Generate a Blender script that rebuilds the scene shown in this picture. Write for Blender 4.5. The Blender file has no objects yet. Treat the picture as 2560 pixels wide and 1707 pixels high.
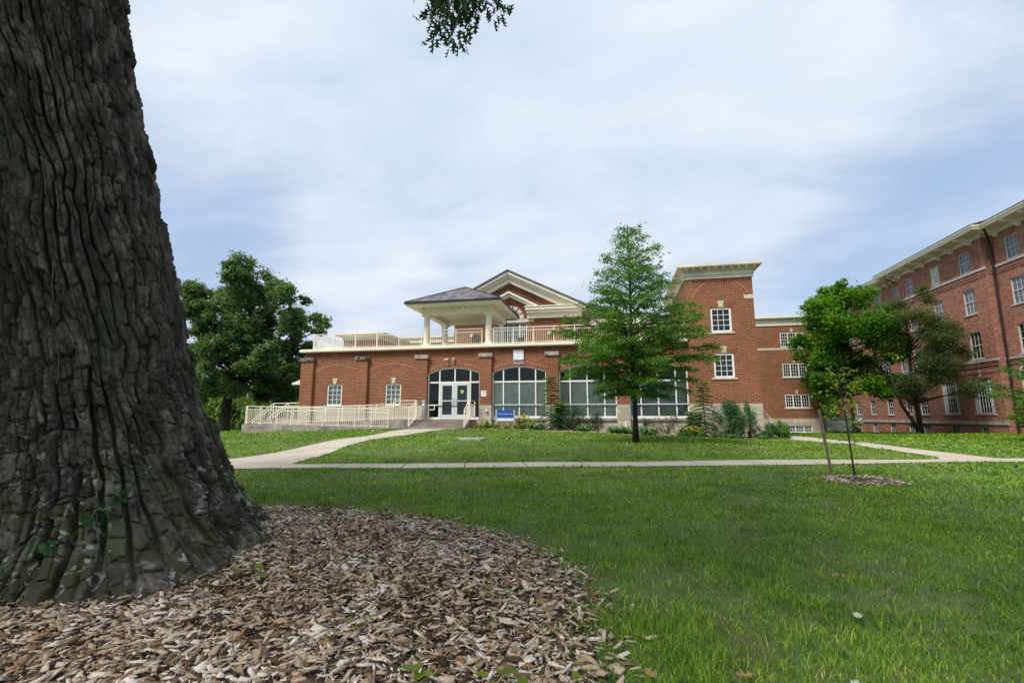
import bpy, math, random
import numpy as np
from mathutils import Vector, Matrix
R = math.radians
random.seed(7)
RNG = np.random.default_rng(11)
S = bpy.context.scene
COL = S.collection

# ------------------------------------------------------------------ camera, sky, sun, exposure
cam = bpy.data.cameras.new("camera")
cam.sensor_width = 36.0
cam.lens = 1210.0 / 2560.0 * 36.0
cam.clip_start = 0.05
cam.clip_end = 2000
camo = bpy.data.objects.new("camera", cam)
camo.location = (0, 0, 1.15)
camo.rotation_euler = (R(90 + 8.76), 0, R(11.7))
COL.objects.link(camo)
S.camera = camo

SUN_EL, SUN_AZ = 52.0, 215.0          # azimuth clockwise from +Y: behind and to the left of the camera
world = bpy.data.worlds.new("World")
S.world = world
world.use_nodes = True
nt = world.node_tree
nt.nodes.clear()

def nd(tree, typ, **kw):
    n = tree.nodes.new(typ)
    for k, v in kw.items():
        setattr(n, k, v)
    return n

def build_world():
    L = nt.links.new
    out = nd(nt, 'ShaderNodeOutputWorld')
    bg = nd(nt, 'ShaderNodeBackground')
    sky = nd(nt, 'ShaderNodeTexSky')
    sky.sky_type = 'NISHITA'
    sky.sun_disc = False
    sky.sun_elevation = R(SUN_EL)
    sky.sun_rotation = R(SUN_AZ)
    sky.air_density = 1.0
    sky.dust_density = 1.2
    tc = nd(nt, 'ShaderNodeTexCoord')
    sep = nd(nt, 'ShaderNodeSeparateXYZ')
    L(tc.outputs['Generated'], sep.inputs[0])
    def math_(op, a, b=None, c=None):
        m = nd(nt, 'ShaderNodeMath', operation=op)
        for i, v in enumerate((a, b, c)):
            if v is None: continue
            if isinstance(v, (int, float)): m.inputs[i].default_value = v
            else: L(v, m.inputs[i])
        return m.outputs[0]
    z = math_('MAXIMUM', sep.outputs[2], 0.0)
    den = math_('ADD', z, 0.16)
    px = math_('DIVIDE', sep.outputs[0], den)
    py = math_('DIVIDE', sep.outputs[1], den)
    cmb = nd(nt, 'ShaderNodeCombineXYZ')
    L(px, cmb.inputs[0]); L(py, cmb.inputs[1])
    mp = nd(nt, 'ShaderNodeMapping')
    mp.inputs['Rotation'].default_value = (0, 0, R(-28))
    mp.inputs['Scale'].default_value = (0.55, 0.80, 1)
    mp.inputs['Location'].default_value = (1.9, 0.35, 0)
    L(cmb.outputs[0], mp.inputs[0])
    n1 = nd(nt, 'ShaderNodeTexNoise')
    n1.inputs['Scale'].default_value = 0.9
    n1.inputs['Detail'].default_value = 7
    n1.inputs['Roughness'].default_value = 0.52
    n1.inputs['Distortion'].default_value = 0.35
    L(mp.outputs[0], n1.inputs['Vector'])
    n2 = nd(nt, 'ShaderNodeTexNoise')
    n2.inputs['Scale'].default_value = 2.6
    n2.inputs['Detail'].default_value = 9
    n2.inputs['Roughness'].default_value = 0.6
    n2.inputs['Distortion'].default_value = 0.35
    L(mp.outputs[0], n2.inputs['Vector'])
    # soft blue openings in the cloud, low in the sky (fixed compass directions)
    def lobe(az, el, w):
        a, e = R(az), R(el)
        d = (math.sin(a) * math.cos(e), math.cos(a) * math.cos(e), math.sin(e))
        dp = nd(nt, 'ShaderNodeVectorMath', operation='DISTANCE')
        L(tc.outputs['Generated'], dp.inputs[0]); dp.inputs[1].default_value = d
        q = math_('DIVIDE', dp.outputs['Value'], w)
        q = math_('MULTIPLY', q, q)
        q = math_('MULTIPLY', q, -1.0)
        return math_('EXPONENT', q)
    gaps = [(-46, 15, .20, .24), (-38, 24, .12, .16), (-31, 19, .085, -.40), (-27, 11, .12, -.15), (-19, 17, .15, .17), (4, 17, .13, .14), (24, 17, .17, .20), (36, 22, .16, .14), (33, 42, .3, .10), (-22, 40, .3, -.14), (0, 34, .3, -.25), (12, 30, .2, -.22), (22, 33, .15, -.10), (-42, 36, .2, -.14), (-5, 8, .14, -.12)]
    tot = None
    for az, el, w, k in gaps:
        v = math_('MULTIPLY', lobe(az, el, w), k)
        tot = v if tot is None else math_('ADD', tot, v)
    c = math_('MULTIPLY', n1.outputs[0], 0.72)
    c = math_('MULTIPLY_ADD', n2.outputs[0], 0.45, c)
    c = math_('SUBTRACT', c, tot)
    mr = nd(nt, 'ShaderNodeMapRange')
    mr.interpolation_type = 'SMOOTHSTEP'
    mr.inputs['From Min'].default_value = 0.24
    mr.inputs['From Max'].default_value = 0.68
    L(c, mr.inputs['Value'])
    sc = nd(nt, 'ShaderNodeVectorMath', operation='SCALE')
    sc.inputs['Scale'].default_value = 0.10
    L(sky.outputs[0], sc.inputs[0])
    hz = nd(nt, 'ShaderNodeMixRGB')       # thin veil over the clear parts
    hz.inputs[0].default_value = 0.75
    L(sc.outputs[0], hz.inputs[1]); hz.inputs[2].default_value = (0.36, 0.48, 0.67, 1)
    cl = nd(nt, 'ShaderNodeMapRange')
    cl.inputs['From Min'].default_value = 0.3; cl.inputs['From Max'].default_value = 0.7
    cl.inputs['To Min'].default_value = 0.0; cl.inputs['To Max'].default_value = 1.0
    L(n2.outputs[0], cl.inputs['Value'])
    cc = nd(nt, 'ShaderNodeMixRGB')
    cc.inputs[1].default_value = (0.46, 0.55, 0.68, 1); cc.inputs[2].default_value = (0.65, 0.69, 0.75, 1)
    L(cl.outputs[0], cc.inputs[0])
    mx = nd(nt, 'ShaderNodeMixRGB')
    L(mr.outputs[0], mx.inputs[0]); L(hz.outputs[0], mx.inputs[1]); L(cc.outputs[0], mx.inputs[2])
    L(mx.outputs[0], bg.inputs[0])
    bg.inputs[1].default_value = 1.0
    L(bg.outputs[0], out.inputs[0])
build_world()

sl = bpy.data.lights.new("sun", 'SUN')
sl.energy = 3.2
sl.angle = R(17)
sl.color = (1.0, 0.95, 0.88)
so = bpy.data.objects.new("sun", sl)
_d = Vector((math.sin(R(SUN_AZ)) * math.cos(R(SUN_EL)), math.cos(R(SUN_AZ)) * math.cos(R(SUN_EL)), math.sin(R(SUN_EL))))
so.rotation_euler = (-_d).to_track_quat('-Z', 'Y').to_euler()
COL.objects.link(so)
S.view_settings.view_transform = 'Standard'
S.view_settings.look = 'None'
S.view_settings.exposure = 0.4
S.view_settings.gamma = 1.0
S.cycles.max_bounces = 6
S.cycles.transparent_max_bounces = 12

# ------------------------------------------------------------------ helpers
def tag(o, label=None, cat=None, group=None, kind=None):
    if label: o['label'] = label
    if cat: o['category'] = cat
    if group: o['group'] = group
    if kind: o['kind'] = kind
    return o

def thing(name, loc, label, cat, group=None):
    o = bpy.data.objects.new(name, None)
    o.empty_display_size = 0.2
    o.location = loc
    COL.objects.link(o)
    return tag(o, label, cat, group)

def wloc(o):
    v = Vector((0, 0, 0))
    while o is not None:
        v += o.location
        o = o.parent
    return v

def np_mesh(name, verts, faces_list, mat, parent=None, attr=None, smooth=False, origin=None):
    """faces_list: list of integer arrays (n,k)"""
    me = bpy.data.meshes.new(name)
    verts = np.asarray(verts, np.float32)
    if parent is not None:
        off = np.array(wloc(parent), np.float32)
        verts = verts - off
    elif origin is not None:
        verts = verts - np.array(origin, np.float32)
    nl = sum(f.size for f in faces_list); nf = sum(len(f) for f in faces_list)
    me.vertices.add(len(verts)); me.vertices.foreach_set('co', verts.ravel())
    me.loops.add(nl); me.polygons.add(nf)
    me.loops.foreach_set('vertex_index', np.concatenate([f.ravel() for f in faces_list]).astype(np.int32))
    tot = np.concatenate([np.full(len(f), f.shape[1]) for f in faces_list]).astype(np.int32)
    st = np.concatenate([[0], np.cumsum(tot)[:-1]]).astype(np.int32)
    me.polygons.foreach_set('loop_start', st)
    me.polygons.foreach_set('loop_total', tot)
    if smooth: me.polygons.foreach_set('use_smooth', np.ones(nf, bool))
    me.update(calc_edges=True)
    if attr is not None:
        a = me.attributes.new('tone', 'FLOAT', 'POINT')
        a.data.foreach_set('value', np.asarray(attr, np.float32))
    me.materials.append(mat)
    o = bpy.data.objects.new(name, me)
    COL.objects.link(o)
    if parent is not None: o.parent = parent
    elif origin is not None: o.location = origin
    return o

class MB:
    def __init__(s): s.v = []; s.f = []
    def poly(s, pts):
        b = len(s.v); s.v += [tuple(p) for p in pts]; s.f.append(tuple(range(b, b + len(pts))))
    def hexa(s, p):   # p: 8 points, bottom 4 loop then top 4 loop
        b = len(s.v); s.v += [tuple(q) for q in p]
        for q in ((3, 2, 1, 0), (4, 5, 6, 7), (0, 1, 5, 4), (1, 2, 6, 5), (2, 3, 7, 6), (3, 0, 4, 7)):
            s.f.append(tuple(b + i for i in q))
    def box(s, x0, x1, y0, y1, z0, z1):
        s.hexa([(x0, y0, z0), (x1, y0, z0), (x1, y1, z0), (x0, y1, z0), (x0, y0, z1), (x1, y0, z1), (x1, y1, z1), (x0, y1, z1)])
    def ubox(s, xf, u0, u1, v0, v1, w0, w1):
        s.hexa([xf(u0, v0, w0), xf(u1, v0, w0), xf(u1, v0, w1), xf(u0, v0, w1), xf(u0, v1, w0), xf(u1, v1, w0), xf(u1, v1, w1), xf(u0, v1, w1)])
    def prism(s, poly, mp, a, b):   # poly 2D, mp(p,q,t) -> 3D
        n = len(poly)
        base = len(s.v)
        s.v += [mp(p[0], p[1], a) for p in poly] + [mp(p[0], p[1], b) for p in poly]
        s.f.append(tuple(base + i for i in range(n))[::-1]); s.f.append(tuple(base + n + i for i in range(n)))
        for i in range(n):
            j = (i + 1) % n
            s.f.append((base + i, base + j, base + n + j, base + n + i))
    def tube(s, pts, rad, n=8, cap=True):
        pts = [Vector(p) for p in pts]
        if isinstance(rad, (int, float)): rad = [rad] * len(pts)
        base = len(s.v)
        ref = Vector((0.3, 0.9, 0.1)).normalized()
        for i, p in enumerate(pts):
            t = (pts[min(i + 1, len(pts) - 1)] - pts[max(i - 1, 0)])
            if t.length < 1e-9: t = Vector((0, 0, 1))
            t.normalize()
            a = t.cross(ref)
            if a.length < 1e-3: a = t.cross(Vector((1, 0, 0)))
            a.normalize(); c = t.cross(a)
            for k in range(n):
                th = 2 * math.pi * k / n
                q = p + (a * math.cos(th) + c * math.sin(th)) * rad[i]
                s.v.append((q.x, q.y, q.z))
        for i in range(len(pts) - 1):
            for k in range(n):
                k2 = (k + 1) % n
                s.f.append((base + i * n + k, base + i * n + k2, base + (i + 1) * n + k2, base + (i + 1) * n + k))
        if cap:
            s.f.append(tuple(base + k for k in range(n))[::-1])
            s.f.append(tuple(base + (len(pts) - 1) * n + k for k in range(n)))
    def bar(s, a, b, w, h=None):    # square bar
        h = h or w
        a = Vector(a); b = Vector(b)
        t = (b - a).normalized()
        up = Vector((0, 0, 1)) if abs(t.z) < .95 else Vector((0, 1, 0))
        x = t.cross(up).normalized(); y = x.cross(t)
        P = []
        for q in (a, b):
            P += [q - x * w / 2 - y * h / 2, q + x * w / 2 - y * h / 2, q + x * w / 2 + y * h / 2, q - x * w / 2 + y * h / 2]
        s.hexa([tuple(p) for p in P])
    def lathe(s, c, prof, n=20):    # prof [(r,z)]
        base = len(s.v)
        for r, z in prof:
            for k in range(n):
                th = 2 * math.pi * k / n
                s.v.append((c[0] + r * math.cos(th), c[1] + r * math.sin(th), c[2] + z))
        for i in range(len(prof) - 1):
            for k in range(n):
                k2 = (k + 1) % n
                s.f.append((base + i * n + k, base + i * n + k2, base + (i + 1) * n + k2, base + (i + 1) * n + k))
        s.f.append(tuple(base + k for k in range(n))[::-1])
        s.f.append(tuple(base + (len(prof) - 1) * n + k for k in range(n)))
    def build(s, name, mat, parent=None, smooth=False, origin=None):
        me = bpy.data.meshes.new(name)
        off = wloc(parent) if parent is not None else Vector(origin or (0, 0, 0))
        me.from_pydata([(v[0] - off.x, v[1] - off.y, v[2] - off.z) for v in s.v], [], s.f)
        if smooth:
            me.polygons.foreach_set('use_smooth', [True] * len(me.polygons))
        me.update()
        me.materials.append(mat)
        o = bpy.data.objects.new(name, me)
        COL.objects.link(o)
        if parent is not None: o.parent = parent
        elif origin: o.location = origin
        return o

def copy_tree(o, parent=None):
    c = o.copy(); COL.objects.link(c); c.parent = parent
    for ch in list(o.children): copy_tree(ch, c)
    return c

# ------------------------------------------------------------------ materials
def new_mat(name):
    m = bpy.data.materials.new(name); m.use_nodes = True
    t = m.node_tree
    b = t.nodes.get('Principled BSDF')
    return m, t, b

def noise(t, scale, detail=4, rough=.55, vec=None, dist=0):
    n = nd(t, 'ShaderNodeTexNoise')
    n.inputs['Scale'].default_value = scale; n.inputs['Detail'].default_value = detail
    n.inputs['Roughness'].default_value = rough; n.inputs['Distortion'].default_value = dist
    if vec is not None: t.links.new(vec, n.inputs['Vector'])
    return n

def ramp(t, fac, stops):
    r = nd(t, 'ShaderNodeValToRGB')
    e = r.color_ramp.elements
    while len(e) < len(stops): e.new(0.5)
    for i, (p, c) in enumerate(stops):
        e[i].position = p; e[i].color = (*c, 1) if len(c) == 3 else c
    t.links.new(fac, r.inputs[0])
    return r

def M(name, c1, c2=None, scale=3.0, rough=.7, bump=0.0, bscale=60, spec=.4, metal=0.0, lo=.35, hi=.65):
    m, t, b = new_mat(name)
    g = nd(t, 'ShaderNodeNewGeometry')
    if c2 is None: c2 = tuple(x * .85 for x in c1)
    n = noise(t, scale, 6, .6, g.outputs['Position'])
    r = ramp(t, n.outputs[0], [(lo, c2), (hi, c1)])
    t.links.new(r.outputs[0], b.inputs['Base Color'])
    b.inputs['Roughness'].default_value = rough
    b.inputs['Specular IOR Level'].default_value = spec
    b.inputs['Metallic'].default_value = metal
    if bump:
        n2 = noise(t, bscale, 5, .6, g.outputs['Position'])
        bp = nd(t, 'ShaderNodeBump'); bp.inputs['Strength'].default_value = bump; bp.inputs['Distance'].default_value = .01
        t.links.new(n2.outputs[0], bp.inputs['Height']); t.links.new(bp.outputs[0], b.inputs['Normal'])
    return m

def brick_mat(name, stops, mortar, bw, rh, ms=.012, stain=.25, rough=.85, soot=None):
    m, t, b = new_mat(name)
    L = t.links.new
    g = nd(t, 'ShaderNodeNewGeometry')
    sp = nd(t, 'ShaderNodeSeparateXYZ'); L(g.outputs['Position'], sp.inputs[0])
    sn = nd(t, 'ShaderNodeSeparateXYZ'); L(g.outputs['True Normal'], sn.inputs[0])
    ab = nd(t, 'ShaderNodeMath', operation='ABSOLUTE'); L(sn.outputs[0], ab.inputs[0])
    gt = nd(t, 'ShaderNodeMath', operation='GREATER_THAN'); L(ab.outputs[0], gt.inputs[0]); gt.inputs[1].default_value = .5
    mx = nd(t, 'ShaderNodeMix'); mx.data_type = 'FLOAT'
    L(gt.outputs[0], mx.inputs[0]); L(sp.outputs[0], mx.inputs[2]); L(sp.outputs[1], mx.inputs[3])
    cv = nd(t, 'ShaderNodeCombineXYZ'); L(mx.outputs[0], cv.inputs[0]); L(sp.outputs[2], cv.inputs[1])
    bk = nd(t, 'ShaderNodeTexBrick')
    L(cv.outputs[0], bk.inputs['Vector'])
    bk.inputs['Color1'].default_value = (0, 0, 0, 1); bk.inputs['Color2'].default_value = (1, 1, 1, 1)
    bk.inputs['Mortar'].default_value = (.5, .5, .5, 1)
    bk.inputs['Scale'].default_value = 1; bk.inputs['Mortar Size'].default_value = ms
    bk.inputs['Mortar Smooth'].default_value = .2
    bk.inputs['Brick Width'].default_value = bw; bk.inputs['Row Height'].default_value = rh
    r = ramp(t, bk.outputs['Color'], stops)
    mm = nd(t, 'ShaderNodeMixRGB'); L(bk.outputs['Fac'], mm.inputs[0]); L(r.outputs[0], mm.inputs[1]); mm.inputs[2].default_value = (*mortar, 1)
    n = noise(t, .5, 6, .65, g.outputs['Position'])
    r2 = ramp(t, n.outputs[0], [(.3, (1 - stain,) * 3), (.7, (1.08,) * 3)])
    mu = nd(t, 'ShaderNodeMixRGB', blend_type='MULTIPLY'); mu.inputs[0].default_value = 1
    L(mm.outputs[0], mu.inputs[1]); L(r2.outputs[0], mu.inputs[2])
    n3 = noise(t, 25, 4, .6, g.outputs['Position'])
    r3 = ramp(t, n3.outputs[0], [(.3, (.82,) * 3), (.7, (1.12,) * 3)])
    mu2 = nd(t, 'ShaderNodeMixRGB', blend_type='MULTIPLY'); mu2.inputs[0].default_value = 1
    L(mu.outputs[0], mu2.inputs[1]); L(r3.outputs[0], mu2.inputs[2])
    L(mu2.outputs[0], b.inputs['Base Color'])
    b.inputs['Roughness'].default_value = rough
    b.inputs['Specular IOR Level'].default_value = .25
    bp = nd(t, 'ShaderNodeBump'); bp.inputs['Strength'].default_value = .5; bp.inputs['Distance'].default_value = .01
    bp.invert = True
    L(bk.outputs['Fac'], bp.inputs['Height']); L(bp.outputs[0], b.inputs['Normal'])
    return m

MAIN_STOPS = [(0, (.09, .040, .032)), (.045, (.12, .046, .034)), (.10, (.165, .040, .021)), (.5, (.215, .053, .026)), (.9, (.275, .074, .034)), (1, (.165, .040, .021))]
BRICK = brick_mat('orange_red_brick', MAIN_STOPS, (.35, .21, .115), .27, .092, .015, .18)
OLD_STOPS = [(0, (.14, .052, .036)), (.2, (.26, .092, .056)), (.6, (.33, .125, .078)), (1, (.41, .175, .115))]
OLDBRICK = brick_mat('weathered_pink_brick', OLD_STOPS, (.36, .22, .16), .26, .09, .012, .14)
STONEBLK = brick_mat('cream_stone_blocks', [(0, (.42, .36, .27)), (1, (.56, .50, .39))], (.24, .20, .15), .85, .31, .010, .18, .8)
def voussoir_mat():
    m, t, b = new_mat('soldier_brick')
    g = nd(t, 'ShaderNodeNewGeometry')
    r = ramp(t, g.outputs['Random Per Island'], MAIN_STOPS)
    t.links.new(r.outputs[0], b.inputs['Base Color']); b.inputs['Roughness'].default_value = .85
    return m
VOUS = voussoir_mat()
MORTAR = M('tan_mortar', (.42, .26, .14), rough=.9)
CREAM = M('cream_paint', (.80, .755, .60), (.74, .69, .53), 1.5, .5, .05, 30)
CREAM2 = M('weathered_cream_trim', (.74, .69, .53), (.56, .52, .41), 1.2, .6, .1, 40)
IVORY = M('ivory_metal_paint', (.84, .78, .64), (.78, .72, .58), 4, .45)
WHITE = M('white_window_paint', (.80, .80, .76), (.70, .70, .66), 4, .45)
ALU = M('pale_aluminium_frame', (.80, .81, .77), (.74, .75, .71), 5, .4)
STONE = M('limestone', (.60, .54, .42), (.48, .42, .32), 6, .8, .2, 40)
CAPST = M('stained_cast_stone', (.50, .45, .36), (.16, .14, .12), 2.2, .85, .2, 40)
SOOT = M('black_stained_cap_stone', (.30, .27, .23), (.03, .03, .03), 4.0, .9, .2, 40, lo=.42, hi=.62)
BAND = M('grey_stone_band', (.46, .44, .42), (.26, .25, .25), 1.5, .85, .15, 30)
CONC = M('weathered_concrete', (.36, .33, .28), (.15, .135, .12), 1.3, .9, .3, 35)
STEPC = M('step_concrete', (.30, .26, .22), (.17, .145, .125), 2.0, .9, .3, 35)
SLATE = brick_mat('slate_shingles', [(0, (.08, .072, .085)), (.4, (.14, .125, .14)), (.7, (.19, .17, .175)), (1, (.27, .235, .235))], (.03, .03, .035), .34, .09, .008, .3, .6)
DARK = M('dark_bronze_metal', (.020, .018, .018), rough=.35)
BLACKM = M('black_powder_coat', (.02, .02, .022), rough=.5)
GREYM = M('grey_metal', (.38, .40, .43), rough=.4)
GREYG = M('grey_green_cabinet_paint', (.15, .19, .17), (.11, .14, .13), 2, .5)
BLUE = M('blue_sign_paint', (.010, .085, .36), (.009, .075, .33), 2, .4)
SIGNW = M('white_sign_paint', (.75, .77, .80), (.68, .70, .73), 4, .5)
REDP = M('red_sign_ink', (.65, .05, .06), rough=.5)
YELP = M('yellow_green_sticker', (.55, .65, .03), rough=.5)
WOODST = M('weathered_wood_stake', (.24, .18, .13), (.11, .085, .07), 18, .9, .3, 80)
TERRA = M('dark_roof_membrane', (.07, .07, .08), rough=.8)
DECKM = M('pale_deck_paving', (.45, .42, .36), rough=.8)
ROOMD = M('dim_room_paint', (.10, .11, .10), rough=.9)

GREYW = M('aged_grey_white_sash_paint', (.60, .60, .58), (.46, .46, .45), 3, .6)
def glass_mat(name, col, rough=.06, spec=.5, wob=.02):
    m, t, b = new_mat(name)
    b.inputs['Base Color'].default_value = (*col, 1)
    b.inputs['Roughness'].default_value = rough; b.inputs['Specular IOR Level'].default_value = spec
    g = nd(t, 'ShaderNodeNewGeometry')
    n = noise(t, 1.2, 2, .5, g.outputs['Position'])
    bp = nd(t, 'ShaderNodeBump'); bp.inputs['Strength'].default_value = wob * 4; bp.inputs['Distance'].default_value = .03
    t.links.new(n.outputs[0], bp.inputs['Height']); t.links.new(bp.outputs[0], b.inputs['Normal'])
    return m
GDARK = glass_mat('dark_window_glass', (.010, .012, .014))
GGREY = glass_mat('grey_screen_and_reflection_glass', (.11, .125, .16), .25)  # grey-blue base stands for window screens plus a painted reflection
GBLIND = None
def striped(name, c1, c2, period, vertical=False):
    m, t, b = new_mat(name)
    g = nd(t, 'ShaderNodeNewGeometry'); sp = nd(t, 'ShaderNodeSeparateXYZ'); t.links.new(g.outputs['Position'], sp.inputs[0])
    a = nd(t, 'ShaderNodeMath', operation='MULTIPLY'); a.inputs[1].default_value = 1 / period
    t.links.new(sp.outputs[0 if vertical else 2], a.inputs[0])
    fr = nd(t, 'ShaderNodeMath', operation='FRACT'); t.links.new(a.outputs[0], fr.inputs[0])
    r = ramp(t, fr.outputs[0], [(0, c2), (.25, c1), (.9, c1), (1, c2)])
    n = noise(t, 1.5, 3, .5, g.outputs['Position'])
    r2 = ramp(t, n.outputs[0], [(.3, (.7,) * 3), (.7, (1.1,) * 3)])
    mu = nd(t, 'ShaderNodeMixRGB', blend_type='MULTIPLY'); mu.inputs[0].default_value = 1
    t.links.new(r.outputs[0], mu.inputs[1]); t.links.new(r2.outputs[0], mu.inputs[2])
    t.links.new(mu.outputs[0], b.inputs['Base Color']); b.inputs['Roughness'].default_value = .6
    return m
BLIND = striped('green_grey_blind_slats', (.80, .86, .78), (.55, .62, .56), .06)
BLIND2 = striped('vertical_blind_slats', (.36, .43, .38), (.20, .25, .22), .11, True)
BLIND3 = striped('pale_blind_behind_glass', (.62, .72, .60), (.46, .55, .46), .06)
def clear_glass():
    m, t, b = new_mat('clear_window_glass')
    t.nodes.remove(b)
    o = t.nodes['Material Output']
    tr = nd(t, 'ShaderNodeBsdfTransparent'); tr.inputs[0].default_value = (.93, .97, .95, 1)
    gl = nd(t, 'ShaderNodeBsdfGlossy'); gl.inputs['Roughness'].default_value = .03
    fr = nd(t, 'ShaderNodeFresnel'); fr.inputs[0].default_value = 1.5
    mx = nd(t, 'ShaderNodeMixShader')
    t.links.new(fr.outputs[0], mx.inputs[0]); t.links.new(tr.outputs[0], mx.inputs[1]); t.links.new(gl.outputs[0], mx.inputs[2])
    t.links.new(mx.outputs[0], o.inputs[0])
    return m
CLEAR = clear_glass()
def emit_mat(name, col, s):
    m, t, b = new_mat(name)
    b.inputs['Base Color'].default_value = (*col, 1); b.inputs['Emission Color'].default_value = (*col, 1); b.inputs['Emission Strength'].default_value = s
    return m
LAMPON = emit_mat('lit_ceiling_strip', (1, .97, .88), 2.2)

def foliage(name, dark, mid, light, trans=.35, patch=.9, rough=.55, big=None):
    m, t, b = new_mat(name)
    L = t.links.new
    at = nd(t, 'ShaderNodeAttribute'); at.attribute_name = 'tone'
    g = nd(t, 'ShaderNodeNewGeometry')
    n = noise(t, patch, 3, .5, g.outputs['Position'])
    a = nd(t, 'ShaderNodeMath', operation='MULTIPLY_ADD'); a.inputs[1].default_value = .55
    L(at.outputs['Fac'], a.inputs[0])
    n_s = nd(t, 'ShaderNodeMath', operation='MULTIPLY_ADD'); n_s.inputs[1].default_value = 1.1; n_s.inputs[2].default_value = -.32
    L(n.outputs[0], n_s.inputs[0]); L(n_s.outputs[0], a.inputs[2])
    r = ramp(t, a.outputs[0], [(.1, dark), (.5, mid), (.9, light)])
    L(r.outputs[0], b.inputs['Base Color'])
    b.inputs['Roughness'].default_value = rough; b.inputs['Specular IOR Level'].default_value = .35
    tl = nd(t, 'ShaderNodeBsdfTranslucent')
    br = nd(t, 'ShaderNodeMixRGB', blend_type='MULTIPLY'); br.inputs[0].default_value = 1; br.inputs[2].default_value = (1.5, 1.6, .6, 1)
    L(r.outputs[0], br.inputs[1]); L(br.outputs[0], tl.inputs[0])
    mx = nd(t, 'ShaderNodeMixShader'); mx.inputs[0].default_value = trans
    L(b.outputs[0], mx.inputs[1]); L(tl.outputs[0], mx.inputs[2])
    L(mx.outputs[0], t.nodes['Material Output'].inputs[0])
    return m
F_OAK = foliage('dark_oak_leaves', (.040, .082, .036), (.095, .165, .068), (.19, .28, .12), .38)
F_PIN = foliage('pin_oak_leaves', (.030, .095, .016), (.075, .195, .026), (.19, .34, .045), .45)
F_MAPLE = foliage('maple_leaves', (.030, .105, .012), (.070, .20, .018), (.21, .34, .028), .45)
F_DARK = foliage('olive_brown_foliage', (.036, .066, .024), (.072, .115, .038), (.155, .19, .07), .4)
F_SAP = foliage('yellow_green_leaves', (.10, .16, .012), (.19, .27, .018), (.34, .38, .03), .45)
F_DOG = foliage('layered_bright_leaves', (.03, .10, .014), (.07, .19, .022), (.14, .28, .035), .4)
F_BACK = foliage('woodland_leaves', (.045, .10, .022), (.10, .18, .030), (.24, .29, .045), .4)
F_HANG = foliage('oak_leaves_painted_backlit', (.012, .028, .006), (.022, .048, .008), (.045, .085, .01), .3)  # dark backlit look is put into the colour of the hanging leaves
F_SUM = foliage('sumac_leaves', (.03, .10, .03), (.05, .16, .045), (.16, .30, .04), .4)
F_FERN = foliage('feathery_green', (.025, .09, .03), (.045, .14, .045), (.09, .2, .05), .35)
F_HOSTA = foliage('broad_hosta_leaves', (.03, .10, .025), (.06, .17, .04), (.12, .24, .05), .3)
F_MIX = foliage('mixed_shrub_leaves', (.035, .06, .02), (.07, .11, .03), (.16, .16, .06), .35)
F_GOLD = foliage('golden_grass_clump', (.10, .13, .02), (.20, .21, .04), (.32, .27, .06), .35)
F_IVY = foliage('creeper_leaves', (.012, .060, .022), (.025, .105, .036), (.06, .17, .06), .2)
PETAL = M('yellow_petals', (.75, .55, .02), (.60, .38, .01), 20, .6)
CLOVERW = M('white_clover_heads', (.70, .72, .62), (.55, .58, .50), 30, .8)
BARKY = M('grey_brown_bark', (.085, .066, .05), (.030, .024, .019), 9, .95, .6, 40)
BARKD = M('dark_bark', (.040, .032, .026), (.018, .015, .013), 9, .95, .5, 40)
LEAFD = M('fallen_tan_leaf', (.36, .22, .09), (.22, .12, .05), 20, .8)
LEAFP = M('fallen_pale_leaf', (.50, .55, .42), (.36, .42, .30), 20, .8)

def grass_mat():
    m, t, b = new_mat('lawn_grass_blades')
    L = t.links.new
    at = nd(t, 'ShaderNodeAttribute'); at.attribute_name = 'tone'
    g = nd(t, 'ShaderNodeNewGeometry')
    n = noise(t, .45, 5, .6, g.outputs['Position'])
    n2 = noise(t, 3.5, 4, .6, g.outputs['Position'])
    r = ramp(t, at.outputs['Fac'], [(0, (.044, .110, .012)), (.28, (.118, .250, .021)), (.62, (.235, .400, .038)), (.9, (.37, .50, .11)), (1, (.62, .55, .30))])
    r2 = ramp(t, n.outputs[0], [(.32, (.72, .80, .8)), (.5, (1.1, 1.1, 1)), (.68, (1.45, 1.3, .9))])
    r3 = ramp(t, n2.outputs[0], [(.3, (.68, .74, .75)), (.7, (1.28, 1.18, 1.05))])
    a = nd(t, 'ShaderNodeMixRGB', blend_type='MULTIPLY'); a.inputs[0].default_value = 1
    c = nd(t, 'ShaderNodeMixRGB', blend_type='MULTIPLY'); c.inputs[0].default_value = 1
    L(r.outputs[0], a.inputs[1]); L(r2.outputs[0], a.inputs[2]); L(a.outputs[0], c.inputs[1]); L(r3.outputs[0], c.inputs[2])
    L(c.outputs[0], b.inputs['Base Color'])
    b.inputs['Roughness'].default_value = .55; b.inputs['Specular IOR Level'].default_value = .18
    tl = nd(t, 'ShaderNodeBsdfTranslucent'); L(c.outputs[0], tl.inputs[0])
    mx = nd(t, 'ShaderNodeMixShader'); mx.inputs[0].default_value = .35
    L(b.outputs[0], mx.inputs[1]); L(tl.outputs[0], mx.inputs[2]); L(mx.outputs[0], t.nodes['Material Output'].inputs[0])
    return m
GRASS = grass_mat()
SOIL = M('turf_soil', (.085, .150, .026), (.100, .095, .045), 2.6, .95, .6, 40)
PATH = None
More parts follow.
